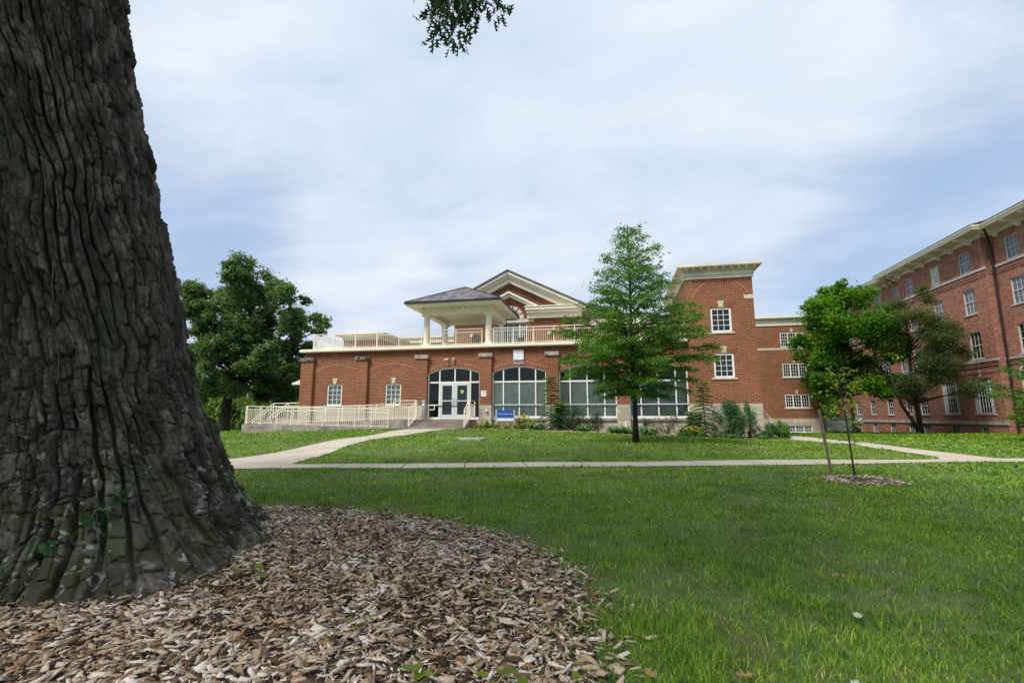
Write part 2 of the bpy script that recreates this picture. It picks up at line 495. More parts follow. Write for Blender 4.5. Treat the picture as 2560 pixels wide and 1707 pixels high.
def path_mat(ang=0.0):
    m, t, b = new_mat('pale_concrete_path')
    L = t.links.new
    g = nd(t, 'ShaderNodeNewGeometry')
    n = noise(t, .7, 6, .6, g.outputs['Position']); n2 = noise(t, 60, 5, .7, g.outputs['Position'])
    r = ramp(t, n.outputs[0], [(.3, (.40, .345, .27)), (.7, (.52, .455, .37))])
    r2 = ramp(t, n2.outputs[0], [(.3, (.85,) * 3), (.7, (1.1,) * 3)])
    mu = nd(t, 'ShaderNodeMixRGB', blend_type='MULTIPLY'); mu.inputs[0].default_value = 1
    L(r.outputs[0], mu.inputs[1]); L(r2.outputs[0], mu.inputs[2])
    dt = nd(t, 'ShaderNodeVectorMath', operation='DOT_PRODUCT'); L(g.outputs['Position'], dt.inputs[0]); dt.inputs[1].default_value = (math.cos(ang) / 1.4, math.sin(ang) / 1.4, 0)
    fr = nd(t, 'ShaderNodeMath', operation='FRACT'); L(dt.outputs['Value'], fr.inputs[0])
    ls = nd(t, 'ShaderNodeMath', operation='LESS_THAN'); L(fr.outputs[0], ls.inputs[0]); ls.inputs[1].default_value = .022
    jm = nd(t, 'ShaderNodeMixRGB'); L(ls.outputs[0], jm.inputs[0]); L(mu.outputs[0], jm.inputs[1]); jm.inputs[2].default_value = (.13, .11, .085, 1)
    L(jm.outputs[0], b.inputs['Base Color'])
    b.inputs['Roughness'].default_value = .9
    return m
PATH = path_mat(.30)
PATHY = path_mat(1.5)
MULCHG = M('dark_mulch_soil', (.075, .050, .033), (.030, .020, .014), 14, .95, .8, 60)
def chip_mat():
    m, t, b = new_mat('wood_chips')
    L = t.links.new
    at = nd(t, 'ShaderNodeAttribute'); at.attribute_name = 'tone'
    g = nd(t, 'ShaderNodeNewGeometry')
    r = ramp(t, at.outputs['Fac'], [(0, (.025, .016, .010)), (.16, (.085, .052, .030)), (.34, (.29, .19, .11)), (.58, (.52, .385, .255)), (.80, (.66, .54, .41)), (.93, (.80, .73, .63)), (.97, (.42, .25, .10)), (1, (.24, .10, .05))])
    n = noise(t, 90, 3, .6, g.outputs['Position'])
    r2 = ramp(t, n.outputs[0], [(.3, (.66,) * 3), (.7, (1.15,) * 3)])
    mu = nd(t, 'ShaderNodeMixRGB', blend_type='MULTIPLY'); mu.inputs[0].default_value = 1
    L(r.outputs[0], mu.inputs[1]); L(r2.outputs[0], mu.inputs[2]); L(mu.outputs[0], b.inputs['Base Color'])
    b.inputs['Roughness'].default_value = .85; b.inputs['Specular IOR Level'].default_value = .2
    return m
CHIPS = chip_mat()
def bark_mat():
    m, t, b = new_mat('furrowed_oak_bark')
    L = t.links.new
    g = nd(t, 'ShaderNodeNewGeometry')
    mp = nd(t, 'ShaderNodeMapping'); mp.inputs['Scale'].default_value = (1, 1, .35); L(g.outputs['Position'], mp.inputs[0])
    n = noise(t, 7, 8, .65, mp.outputs[0])
    r = ramp(t, n.outputs[0], [(.32, (.020, .017, .014)), (.5, (.064, .054, .045)), (.66, (.21, .185, .158))])
    # moss, only low on the trunk; grey lichen patches
    sp = nd(t, 'ShaderNodeSeparateXYZ'); L(g.outputs['Position'], sp.inputs[0])
    def mr(v, a, b_, c, d):
        q = nd(t, 'ShaderNodeMapRange'); q.inputs[1].default_value = a; q.inputs[2].default_value = b_; q.inputs[3].default_value = c; q.inputs[4].default_value = d
        L(v, q.inputs[0]); return q.outputs[0]
    low = mr(sp.outputs[2], .3, 3.0, 1, 0)
    nm = noise(t, 2.6, 6, .7, g.outputs['Position'])
    mm = mr(nm.outputs[0], .45, .57, 0, 1)
    mo = nd(t, 'ShaderNodeMath', operation='MULTIPLY'); L(low, mo.inputs[0]); L(mm, mo.inputs[1])
    mo2 = nd(t, 'ShaderNodeMath', operation='MULTIPLY'); L(mo.outputs[0], mo2.inputs[0]); mo2.inputs[1].default_value = .75
    x = nd(t, 'ShaderNodeMixRGB'); L(mo2.outputs[0], x.inputs[0]); L(r.outputs[0], x.inputs[1]); x.inputs[2].default_value = (.042, .050, .012, 1)
    nl = noise(t, 11, 3, .55, g.outputs['Position'], .6)
    nl2 = noise(t, 1.6, 3, .5, g.outputs['Position'])
    l1 = mr(nl.outputs[0], .60, .635, 0, 1); l2 = mr(nl2.outputs[0], .42, .54, 0, 1)
    l3 = nd(t, 'ShaderNodeMath', operation='MULTIPLY'); L(l1, l3.inputs[0]); L(l2, l3.inputs[1])
    l4 = nd(t, 'ShaderNodeMath', operation='MULTIPLY'); L(l3.outputs[0], l4.inputs[0]); L(mr(sp.outputs[2], .1, 1.9, 1, 0), l4.inputs[1])
    y = nd(t, 'ShaderNodeMixRGB'); L(l4.outputs[0], y.inputs[0]); L(x.outputs[0], y.inputs[1]); y.inputs[2].default_value = (.34, .37, .31, 1)
    ng = noise(t, 1.1, 5, .6, g.outputs['Position'])
    gm = mr(ng.outputs[0], .55, .68, 0, .5)
    z = nd(t, 'ShaderNodeMixRGB'); L(gm, z.inputs[0]); L(y.outputs[0], z.inputs[1]); z.inputs[2].default_value = (.10, .125, .07, 1)
    L(z.outputs[0], b.inputs['Base Color'])
    b.inputs['Roughness'].default_value = .8; b.inputs['Specular IOR Level'].default_value = .35
    nb = noise(t, 55, 6, .7, mp.outputs[0])
    bp = nd(t, 'ShaderNodeBump'); bp.inputs['Strength'].default_value = 1.0; bp.inputs['Distance'].default_value = .02
    L(nb.outputs[0], bp.inputs['Height']); L(bp.outputs[0], b.inputs['Normal'])
    return m
OAKBARK = bark_mat()

# ------------------------------------------------------------------ terrain
CP = np.array([(0,0,0),(-8,8,0),(8,8,0),(0,5,0),(4,10,0),(-4,10,0),(0,13,.02),(8,14.5,0),(-8,12,.03),(20,15,0),(-20,12,0),
(-10,25.2,.45),(-8,25.2,.46),(-12.5,25,.44),(-17,25,.3),(-21.5,25,.15),(-6,25.5,.48),(-6,28,.5),(-2,25,.38),(2,25,.22),(5,24.5,.1),(8,25,.02),(7,28,.1),(0,28,.3),
(.8,18.5,.2),(-6,19,.27),(-10,19,.27),(-16,18,.12),(8,19,0.02),(15,20,0),(24,34,.05),(24,42,-.2),(24,51,-.4),(12,43,-.2),(16,43,-.2),(8,32,0),(18,30,-.05),(20,26,0),
(-28,35,-.2),(-37,41,-.5),(-30,28,0),(-50,60,-1),(0,60,-.5),(40,60,-.5),(0,100,-2),(-100,100,-2),(100,100,-2),(0,-20,0),(-60,0,0),(60,0,0),(0,240,-5),(-200,200,-5),(200,200,-5)], float)
def gz(x, y):
    x = np.asarray(x, float); y = np.asarray(y, float)
    sh = x.shape; x = x.ravel(); y = y.ravel()
    out = np.empty(len(x))
    for i in range(0, len(x), 100000):
        X = x[i:i+100000, None]; Y = y[i:i+100000, None]
        w = ((X - CP[:, 0])**2 + (Y - CP[:, 1])**2 + 1.5)**-1.6
        out[i:i+100000] = (w * CP[:, 2]).sum(1) / w.sum(1)
    return out.reshape(sh)
def gz1(x, y): return float(gz(np.array([x]), np.array([y]))[0])

def axis_vals(lo, hi, c0, c1, fine, growth):
    v = list(np.arange(c0, c1, fine)); s = fine; a = c1
    while a < hi: v.append(a); s *= growth; a += s
    v.append(hi); s = fine; a = c0 - fine
    w = []
    while a > lo: w.append(a); s *= growth; a -= s
    w.append(lo)
    return np.array(w[::-1] + v)
xs = axis_vals(-260, 260, -24, 26, .6, 1.15); ys = axis_vals(-40, 420, 0, 34, .6, 1.15)
XX, YY = np.meshgrid(xs, ys)
ZZ = gz(XX, YY)
nx, ny = len(xs), len(ys)
V = np.stack([XX.ravel(), YY.ravel(), ZZ.ravel()], 1)
idx = np.arange(nx * ny).reshape(ny, nx)
Fq = np.stack([idx[:-1, :-1].ravel(), idx[:-1, 1:].ravel(), idx[1:, 1:].ravel(), idx[1:, :-1].ravel()], 1)
tag(np_mesh('ground', V, [Fq], SOIL, smooth=True), 'green lawn ground around the halls', kind='structure')

def strip(name, left, right, mat, lift, n=60, thick=.0):
    """band between two polylines, draped over the ground"""
    def res(pl):
        pl = np.array(pl, float); d = np.concatenate([[0], np.cumsum(np.hypot(*np.diff(pl, axis=0).T))]); t = np.linspace(0, d[-1], n)
        return np.stack([np.interp(t, d, pl[:, 0]), np.interp(t, d, pl[:, 1])], 1)
    A, B = res(left), res(right)
    m = 6
    P = []
    for k in range(m + 1):
        q = A + (B - A) * k / m
        P.append(np.column_stack([q, gz(q[:, 0], q[:, 1]) + lift]))
    V = np.concatenate(P)
    F = []
    for k in range(m):
        a = np.arange(n - 1) + k * n
        F.append(np.stack([a, a + 1, a + 1 + n, a + n], 1))
    o = np_mesh(name, V, [np.concatenate(F)], mat, smooth=True)
    return tag(o, kind='structure'), np.concatenate([A, B[::-1]])

PN = [(-26, 4.0), (-14, 7.65), (-8.31, 9.31), (-3.9, 10.45), (.82, 11.6), (4.83, 12.9), (8.26, 14.45), (12, 15.3), (30, 19.2)]
PF = [(-26, 5.1), (-14, 8.7), (-7.6, 10.25), (-4.24, 11.4), (.92, 12.75), (5.39, 14.25), (8.6, 15.3), (12, 16.2), (30, 20.3)]
_, POLY1 = strip('footpath', PN, PF, PATH, .016, 160)
_, POLY2 = strip('entrance_path', [(-10.2, 9.3), (-9.8, 11.4), (-10.15, 14.8), (-10.75, 20.6), (-10.95, 25.3)], [(-6.9, 10.1), (-7.5, 10.5), (-8.75, 14.7), (-9.35, 20), (-8.3, 25.3)], PATHY, .012, 90)
_, POLY3 = strip('side_path', [(8.2, 14.6), (8.86, 16.1), (8.98, 18), (9.15, 21.8), (8.5, 24.8), (7.9, 27), (8.3, 36)], [(11.2, 15.4), (10.1, 15.9), (10.1, 18.2), (10.3, 23.5), (9.95, 26.6), (9.6, 31), (9.8, 36)], PATHY, .012, 90)
BEDN = [(-7.7, 25.2), (-6.92, 25.0), (-3.06, 24.5), (-.25, 24.2), (2.47, 24.6), (5.28, 25.0), (7.2, 25.5), (8.0, 26.6)]
BEDF = [(-7.7, 27.6), (-6, 27.6), (-3, 27.6), (0, 27.6), (2.5, 27.6), (5.5, 27.6), (7.4, 27.6), (8.0, 28.0)]
_, POLY4 = strip('planting_bed', BEDN, BEDF, MULCHG, .02, 90)
MUL = [(0, 1.0), (.05, 2.4), (-.0, 3.0), (-.12, 3.6), (-.38, 4.2), (-.85, 4.75), (-1.45, 5.2), (-2.07, 5.52), (-2.82, 5.72), (-3.57, 5.73), (-4.29, 5.75), (-5.5, 5.6), (-6.7, 4.6), (-7, 3), (-6.2, 1), (-4, -.2), (-2, -.5), (-.6, 0)]
MULC = (-3.3, 2.9)
MUL = [(MULC[0] + (x - MULC[0]) * .955, MULC[1] + (y - MULC[1]) * (.93 if y > MULC[1] else 1)) for x, y in MUL]
def fan(name, poly, c, mat, lift, mound=0.0):
    poly = np.array(poly); n = len(poly); rings = 10
    # subdivide
    P = []
    for i in range(n):
        for k in range(6): P.append(poly[i] + (poly[(i + 1) % n] - poly[i]) * k / 6)
    P = np.array(P); n = len(P)
    V = [np.array([[c[0], c[1]]])]; Z = [np.array([mound])]
    for r in range(1, rings + 1):
        f = r / rings
        V.append(np.array(c) + (P - np.array(c)) * f); Z.append(np.full(n, mound * (1 - f**2)))
    V = np.concatenate(V); Z = np.concatenate(Z) + gz(V[:, 0], V[:, 1]) + lift
    T = np.stack([np.zeros(n, int), 1 + np.arange(n), 1 + (np.arange(n) + 1) % n], 1)
    Q = []
    for r in range(rings - 1):
        a = 1 + r * n + np.arange(n); b2 = 1 + r * n + (np.arange(n) + 1) % n
        Q.append(np.stack([a, a + n, b2 + n, b2], 1))
    return np_mesh(name, np.column_stack([V, Z]), [T, np.concatenate(Q)], mat, smooth=True)
tag(fan('mulch_ground', MUL, MULC, MULCHG, .004, .015), kind='structure')
RING = [(4.33 + .62 * math.cos(a) * 1.0 + .0, 10.05 + .66 * math.sin(a)) for a in np.linspace(0, 2 * math.pi, 14)[:-1]]
tag(fan('sapling_mulch_ground', RING, (4.33, 10.05), MULCHG, .012, .03), kind='structure')

def inpoly(P, poly):
    x, y = P[:, 0], P[:, 1]; ins = np.zeros(len(P), bool); n = len(poly); j = n - 1
    for i in range(n):
        xi, yi = poly[i]; xj, yj = poly[j]
        c = ((yi > y) != (yj > y)) & (x < (xj - xi) * (y - yi) / (yj - yi + 1e-12) + xi)
        ins ^= c; j = i
    return ins

def vnoise(x, y, seed=0):
    xi = np.floor(x).astype(np.int64); yi = np.floor(y).astype(np.int64); fx = x - xi; fy = y - yi
    fx = fx * fx * (3 - 2 * fx); fy = fy * fy * (3 - 2 * fy)
    def h(a, b):
        n = (a * 374761393 + b * 668265263 + seed * 974634777) & 0xffffffff
        n = ((n ^ (n >> 13)) * 1274126177) & 0xffffffff
        return ((n ^ (n >> 16)) & 0xffff) / 65535.0
    return (h(xi, yi) * (1 - fx) + h(xi + 1, yi) * fx) * (1 - fy) + (h(xi, yi + 1) * (1 - fx) + h(xi + 1, yi + 1) * fx) * fy
def fbm(x, y, o=4, seed=0):
    s = 0; a = .5; t = 0
    for i in range(o):
        s = s + a * vnoise(x, y, seed + i); t += a; x = x * 2.03 + 7.1; y = y * 2.03 + 3.3; a *= .5
    return s / t

# ------------------------------------------------------------------ grass
def far_grass():
    n = 130000
    r = 34 + 30 * RNG.random(n); az = np.radians(RNG.uniform(-70, 50, n)); x = r * np.sin(az); y = r * np.cos(az); P = np.column_stack([x, y])
    k = ~(inpoly(P, POLY1) | inpoly(P, POLY3)) & (((x > 16.2) & (x < 23.9)) | ((x < -21.5)) | ((x > 8.2) & (y < 42.8) & (x < 23.9)))
    x, y, r = x[k], y[k], r[k]; n = len(x); z = gz(x, y); h = .07 + .06 * RNG.random(n); w = .05; a = RNG.random(n) * 6.28
    V = np.stack([np.column_stack([x - np.cos(a) * w, y - np.sin(a) * w, z]), np.column_stack([x + np.cos(a) * w, y + np.sin(a) * w, z]), np.column_stack([x + RNG.normal(0, .03, n), y + RNG.normal(0, .03, n), z + h])], 1)
    b = np.arange(n) * 3
    tag(np_mesh('far_lawn_grass', V.reshape(-1, 3), [np.stack([b, b + 1, b + 2], 1)], GRASS, attr=np.repeat(np.clip(RNG.beta(2, 2.6, n), 0, .9), 3)), 'far lawn grass at the foot of the right hall and the woods', 'grass', kind='stuff')
far_grass()
def make_grass():
    NB = 820000
    rg = np.linspace(1.4, 34, 800)
    dens = 9000 * np.exp(-(rg - 1.4) / 3.2) + 900 * np.exp(-(rg - 1.4) / 14) + 60
    pdf = dens * rg; cdf = np.cumsum(pdf); cdf /= cdf[-1]
    r = np.interp(RNG.random(NB), cdf, rg)
    az = np.radians(RNG.uniform(-74, 60, NB))
    x = r * np.sin(az); y = r * np.cos(az)
    P = np.column_stack([x, y])
    jit = P + RNG.normal(0, 1, (NB, 2)) * .02
    tuft = fbm(x * 3.1, y * 3.1, 3, 5)
    thin = fbm(x * 1.1, y * 1.1, 3, 9)
    keep = ~(inpoly(jit, POLY1) | inpoly(jit, POLY2) | inpoly(jit, POLY3) | inpoly(P, POLY4) | inpoly(P, RING))
    mj = P + RNG.normal(0, 1, (NB, 2)) * .13 + np.column_stack([fbm(x * 3, y * 3, 3, 61) - .5, fbm(x * 3, y * 3, 3, 62) - .5]) * .7
    inm = inpoly(mj, MUL)
    keep &= ~(inm & (RNG.random(NB) > .012 * (x > -1.2)))
    keep &= ~((y > 27.2) & (x < 8) & (x > -21.6)) & ~((y > 25.0) & (x < -7.6) & (x > -21.6)) & (x < 23.9)
    # one worn patch near the camera
    wd = np.hypot((x - 1.75) / .5, (y - 3.7) / .22) + (fbm(x * 6, y * 6, 3, 71) - .5) * 1.6
    keep &= ~((wd < 1) & (RNG.random(NB) < .72))
    keep &= RNG.random(NB) < np.clip(.35 + 1.5 * (thin - .22), .25, 1)
    x, y, r, tuft, thin = x[keep], y[keep], r[keep], tuft[keep], thin[keep]
    n = len(x)
    z = gz(x, y)
    h = (.016 + .032 * RNG.random(n)) * (.3 + 1.6 * tuft**1.3) * np.where(RNG.random(n) < .05, 1.6, 1)
    h = h * np.clip(1 + (r - 10) * .02, .9, 1.35)
    w = np.maximum(.0050, .0011 * r) * (.7 + .6 * RNG.random(n))
    a = RNG.random(n) * 2 * np.pi
    lean = h * (.3 + 1.1 * RNG.random(n))
    la = a + np.pi / 2 + RNG.normal(0, .6, n)
    dx, dy = np.cos(a) * w / 2, np.sin(a) * w / 2
    lx, ly = np.cos(la) * lean, np.sin(la) * lean
    V = np.empty((n, 5, 3), np.float32)
    V[:, 0] = np.column_stack([x - dx, y - dy, z - .003]); V[:, 1] = np.column_stack([x + dx, y + dy, z - .003])
    V[:, 2] = np.column_stack([x + dx * .8 + lx * .35, y + dy * .8 + ly * .35, z + h * .6]); V[:, 3] = np.column_stack([x - dx * .8 + lx * .35, y - dy * .8 + ly * .35, z + h * .6])
    V[:, 4] = np.column_stack([x + lx, y + ly, z + h * (.92)])
    b = np.arange(n) * 5
    Q = np.stack([b, b + 1, b + 2, b + 3], 1); T = np.stack([b + 3, b + 2, b + 4], 1)
    tone = np.clip(RNG.beta(2.0, 2.6, n) + (fbm(x * .8, y * .8, 3, 3) - .5) * .35, 0, .9)
    dry = RNG.random(n) < np.clip((.62 - thin) * .22, .015, .2)
    tone[dry] = RNG.uniform(.9, 1, dry.sum())
    tag(np_mesh('lawn_grass', V.reshape(-1, 3), [Q, T], GRASS, attr=np.repeat(tone, 5)), 'mown green lawn grass with thin and dry patches', 'grass', kind='stuff')
    # clover and broad little weed leaves
    NC = 34000
    r = np.interp(RNG.random(NC), cdf, rg); az = np.radians(RNG.uniform(-66, 42, NC)); x = r * np.sin(az); y = r * np.cos(az); P = np.column_stack([x, y])
    pat = fbm(x * .6 + 30, y * .6, 3, 21)
    k = ~(inpoly(P, POLY1) | inpoly(P, POLY2) | inpoly(P, POLY3) | inpoly(P, POLY4) | inpoly(P, MUL) | inpoly(P, RING)) & (RNG.random(NC) < np.clip((pat - .45) * 5, .02, 1)) & ~((y > 25) & (x < 8))
    x, y, r = x[k], y[k], r[k]; n = len(x); z = gz(x, y) + .03 + .025 * RNG.random(n)
    s = np.maximum(.009, .0022 * r) * (.7 + .6 * RNG.random(n)); a = RNG.random(n) * 6.28
    ux = np.column_stack([np.cos(a), np.sin(a), RNG.normal(0, .35, n)]) * s[:, None]; uy = np.column_stack([-np.sin(a), np.cos(a), RNG.normal(0, .35, n)]) * s[:, None]
    c = np.column_stack([x, y, z])
    V = np.stack([c - ux, c - uy * .8, c + ux, c + uy * .8], 1)
    b = np.arange(n) * 4
    tag(np_mesh('clover_leaves', V.reshape(-1, 3), [np.stack([b, b + 1, b + 2, b + 3], 1)], F_HOSTA, attr=np.repeat(RNG.random(n), 4)), 'low clover and broad weed leaves scattered through the lawn', 'clover', kind='stuff')
    NC = 4200
    rr = 3.5 + 26 * RNG.random(NC)**.8; az = np.radians(RNG.uniform(-66, 42, NC)); x = rr * np.sin(az); y = rr * np.cos(az); P = np.column_stack([x, y])
    pat = fbm(x * .45 + 11, y * .45, 3, 31)
    k = ~(inpoly(P, POLY1) | inpoly(P, POLY2) | inpoly(P, POLY3) | inpoly(P, POLY4) | inpoly(P, MUL) | inpoly(P, RING)) & (RNG.random(NC) < np.clip((pat - .53) * 4, 0, .7)) & (y < 24.5)
    x, y, rr = x[k], y[k], rr[k]; n = len(x); z = gz(x, y) + .06 + .03 * RNG.random(n); s = np.maximum(.007, .0008 * rr) * (.7 + .5 * RNG.random(n))
    O = np.array([(1, 0, 0), (0, 1, 0), (-1, 0, 0), (0, -1, 0), (0, 0, 1), (0, 0, -.8)])
    V = np.column_stack([x, y, z])[:, None, :] + O[None] * s[:, None, None]
    b = (np.arange(n) * 6)[:, None]
    T = np.concatenate([b + np.array(t) for t in ((0, 1, 4), (1, 2, 4), (2, 3, 4), (3, 0, 4), (1, 0, 5), (2, 1, 5), (3, 2, 5), (0, 3, 5))])
    tag(np_mesh('clover_flowers', V.reshape(-1, 3), [T], CLOVERW), 'small white clover flowers dotted over the lawn', 'flowers', kind='stuff')
make_grass()

# ------------------------------------------------------------------ mulch chips
def chips(name, poly, bb, count, label, size=(.022, .075), seed=1, mound=None, feather=.06, thick=.25):
    rg = np.random.default_rng(seed)
    x = rg.uniform(bb[0], bb[1], count); y = rg.uniform(bb[2], bb[3], count)
    P = np.column_stack([x, y]) + rg.normal(0, 1, (count, 2)) * feather
    k = inpoly(P, poly); x, y = x[k], y[k]; n = len(x)
    L_ = size[0] + (size[1] - size[0]) * rg.random(n)**2.0; W = L_ * rg.uniform(.11, .42, n); T_ = np.minimum(W * thick * 1.6, .010) * rg.uniform(.5, 1.2, n)
    L_[rg.random(n) < .02] *= 1.7
    yaw = rg.random(n) * 6.283; pit = rg.normal(0, .26, n); rol = rg.normal(0, .28, n)
    z = gz(x, y) + (mound(x, y) if mound else 0) + .006 + rg.random(n)**1.5 * .028
    # local corners with irregular ends
    c = np.empty((n, 8, 3))
    for i, (a, b_, d) in enumerate([(-1, -1, -1), (1, -1, -1), (1, 1, -1), (-1, 1, -1), (-1, -1, 1), (1, -1, 1), (1, 1, 1), (-1, 1, 1)]):
        c[:, i, 0] = a * L_ / 2; c[:, i, 1] = b_ * W / 2; c[:, i, 2] = d * T_ / 2
    for (i, j) in ((0, 4), (1, 5), (2, 6), (3, 7)):
        e = rg.normal(0, .16, n) * L_; f = rg.normal(0, .22, n) * W
        c[:, i, 0] += e; c[:, j, 0] += e; c[:, i, 1] += f; c[:, j, 1] += f
    cy, sy, cp, sp_, cr, sr = np.cos(yaw), np.sin(yaw), np.cos(pit), np.sin(pit), np.cos(rol), np.sin(rol)
    X, Y, Z = c[..., 0], c[..., 1], c[..., 2]
    Y, Z = Y * cr[:, None] - Z * sr[:, None], Y * sr[:, None] + Z * cr[:, None]
    X, Z = X * cp[:, None] - Z * sp_[:, None], X * sp_[:, None] + Z * cp[:, None]
    X, Y = X * cy[:, None] - Y * sy[:, None], X * sy[:, None] + Y * cy[:, None]
    V = np.stack([X + x[:, None], Y + y[:, None], Z + z[:, None]], -1).reshape(-1, 3)
    b = (np.arange(n) * 8)[:, None]
    F = np.concatenate([b + np.array(q) for q in ((4, 5, 6, 7), (0, 1, 5, 4), (1, 2, 6, 5), (2, 3, 7, 6), (3, 0, 4, 7))])
    tone = np.clip(rg.beta(1.15, .95, n) * .93 + (fbm(x * 2, y * 2, 3, 4) - .5) * .35, 0, .93)
    o = rg.random(n) < .03; tone[o] = rg.uniform(.94, 1, o.sum())
    # tone is random per chip, with soft broad patches
    tag(np_mesh(name, V, [F], CHIPS, attr=np.repeat(tone, 8)), label, 'wood chips', kind='stuff')
_c = np.array(MULC)
def mound_main(x, y):
    return .015 * np.clip(1 - (np.hypot(x - MULC[0], y - MULC[1]) / 3.2)**2, 0, 1)
chips('bark_mulch', MUL, (-7, .6, -.4, 6.1), 115000, 'coarse weathered wood chip mulch spread around the big oak trunk', (.018, .080), 3, mound_main, .11)
chips('sapling_mulch', RING, (3.5, 5.2, 9.1, 11), 5200, 'small oval of pale wood chips around the staked sapling', (.03, .09), 5, None, .06)
chips('bed_mulch', POLY4, (-7.8, 8.1, 24.1, 27.7), 9000, 'brown bark mulch covering the planting bed along the hall', (.06, .16), 6, None, .1)

# ------------------------------------------------------------------ vegetation builders
def leaf_quads(C, size, rg, up=.35, aspect=.55):
    n = len(C)
    nrm = rg.normal(0, 1, (n, 3)); nrm[:, 2] = np.abs(nrm[:, 2]) + up * 2; nrm /= np.linalg.norm(nrm, axis=1)[:, None]
    a = rg.normal(0, 1, (n, 3)); a -= (a * nrm).sum(1)[:, None] * nrm; a /= np.linalg.norm(a, axis=1)[:, None]
    b = np.cross(nrm, a)
    s = (size * (.6 + .8 * rg.random(n)))[:, None]
    V = np.stack([C - a * s * .5, C + b * s * aspect * .5 + nrm * s * .08, C + a * s * .5, C - b * s * aspect * .5 + nrm * s * .08], 1)
    i = np.arange(n) * 4
    return V.reshape(-1, 3), np.stack([i, i + 1, i + 2, i + 3], 1), np.repeat(rg.random(n), 4)

def crown(name, C, size, mat, parent, seed=0, up=.35, aspect=.6, tone_off=None):
    rg = np.random.default_rng(seed)
    V, F, t = leaf_quads(np.asarray(C), size, rg, up, aspect)
    if tone_off is not None: t = np.clip(t * .75 + .12 + np.repeat(tone_off, 4), 0, 1)
    return np_mesh(name, V, [F], mat, parent, attr=t)

def bend(a, b, k=.15, n=6, rnd=random, sag=0):
    a = Vector(a); b = Vector(b); L_ = (b - a).length
    o1 = Vector((rnd.uniform(-1, 1), rnd.uniform(-1, 1), rnd.uniform(-.5, 1))) * L_ * k
    P = []
    for i in range(n + 1):
        t = i / n
        p = a.lerp(b, t) + o1 * math.sin(math.pi * t) + Vector((0, 0, sag * L_ * math.sin(math.pi * t)))
        P.append(p)
    return P

def blob_tree(name, base, blobs, fork, label, cat, group, leaf_mat, bark, trunk_r, nleaf, lsize, seed, sub=9, spread=.42, top=None, up=.3, flat=.8, aspect=.6):
    """blobs: (x,y,z,r) world"""
    rnd = random.Random(seed); rg = np.random.default_rng(seed)
    root = thing(name, base, label, cat, group)
    mb = MB()
    base_v = Vector(base); fk = Vector(fork)
    tp = Vector(top) if top else fk + Vector((0, 0, 3))
    path = bend(base_v - Vector((0, 0, .3)), fk, .02, 6, rnd) + bend(fk, tp, .06, 5, rnd)[1:]
    nn = len(path)
    rad = []
    for i, p in enumerate(path):
        h = (p.z - base_v.z)
        r_ = trunk_r * (1 - .25 * min(1, h / (fk.z - base_v.z))) if i <= 6 else trunk_r * .75 * (1 - .8 * (i - 6) / 5)
        r_ += trunk_r * .55 * math.exp(-max(h, 0) / (trunk_r * 1.2))
        rad.append(r_)
    mb.tube(path, rad, 14)
    C = []; TO = []
    tot = sum(b[3]**2 for b in blobs)
    for (x, y, z, r) in blobs:
        c = Vector((x, y, z))
        # attach to the trunk below
        hz = max(fk.z * .9 + base_v.z * .1, min(tp.z - .2, z - .45 * math.hypot(x - fk.x, y - fk.y) - r * .5))
        t = (hz - fk.z) / max(.01, tp.z - fk.z); t = max(0, min(.9, t))
        s = fk.lerp(tp, t)
        P = bend(s, c, .10, 6, rnd)
        L_ = (c - s).length
        r0 = trunk_r * .11 + .013 * L_
        mb.tube(P, [r0 * (1 - .75 * i / 6) for i in range(7)], 7, False)
        nb = int(nleaf * r * r / tot)
        k = max(4, int(sub * (.6 + .4 * r)))
        per = nb // k
        for j in range(k):
            d = Vector((rnd.gauss(0, 1), rnd.gauss(0, 1), rnd.gauss(0, 1) * .8 + .15)).normalized()
            q = c + d * r * rnd.uniform(.45, 1.0)
            mb.tube(bend(c, q, .12, 3, rnd), [r0 * .25, r0 * .2, r0 * .14, r0 * .06], 5, False)
            sd = r * spread * rnd.uniform(.7, 1.2)
            pts = rg.normal(0, 1, (per, 3)) * np.array([sd, sd, sd * flat]) * .62 + np.array(q)
            C.append(pts); TO.append(np.full(len(pts), rnd.uniform(-.28, .32)))
    C = np.concatenate(C)
    mb.build('trunk', bark, root, True)
    crown('crown', C, lsize, leaf_mat, root, seed + 1, up, aspect, np.concatenate(TO))
    return root

def z4w(px, py, r, dep=48, jy=0):
    # helper used once to lay out the far oak: picture offsets turned to metres at its own place
    s = 68.9; px = 618 + (px - 640) * .96; py = 1300 - (1300 - py) * .95; r *= .97
    dx = (px - 475) / s; dz = (1300 - py) / s
    return (-37.4 + dx * .979 - .203 * jy, 41.3 + dx * .203 + .979 * jy, -.5 + dz, r / s)
OAKB = [(660,190,115),(560,250,105),(780,270,115),(430,290,100),(250,280,65),(345,350,85),(1000,370,100),(1070,450,80),(890,320,80),(640,390,120),(480,430,115),(290,470,105),(800,440,105),(950,500,100),(1100,560,55),(700,570,110),(520,590,120),(330,620,125),(210,560,65),(890,640,105),(1020,690,75),(600,750,120),(430,790,125),(270,820,95),(760,760,105),(920,790,90),(330,950,105),(500,930,110),(700,930,110),(870,900,105),(930,1000,75),(600,1020,80),(400,1040,75),(790,1040,85),(250,960,80),(180,700,70),(190,440,60),(640,230,90),(1040,560,80),(560,150,50),(700,140,50),(880,700,90),(950,760,80),(840,840,90),(960,860,70),(1000,930,60),(560,500,90),(700,480,90),(380,560,90),(250,720,80),(350,720,90),(620,860,100),(240,880,80),(560,1000,80),(880,980,70),(720,680,90),(470,700,100),(860,250,50),(340,260,50),(930,430,70)]
_r = random.Random(3)
bl = []
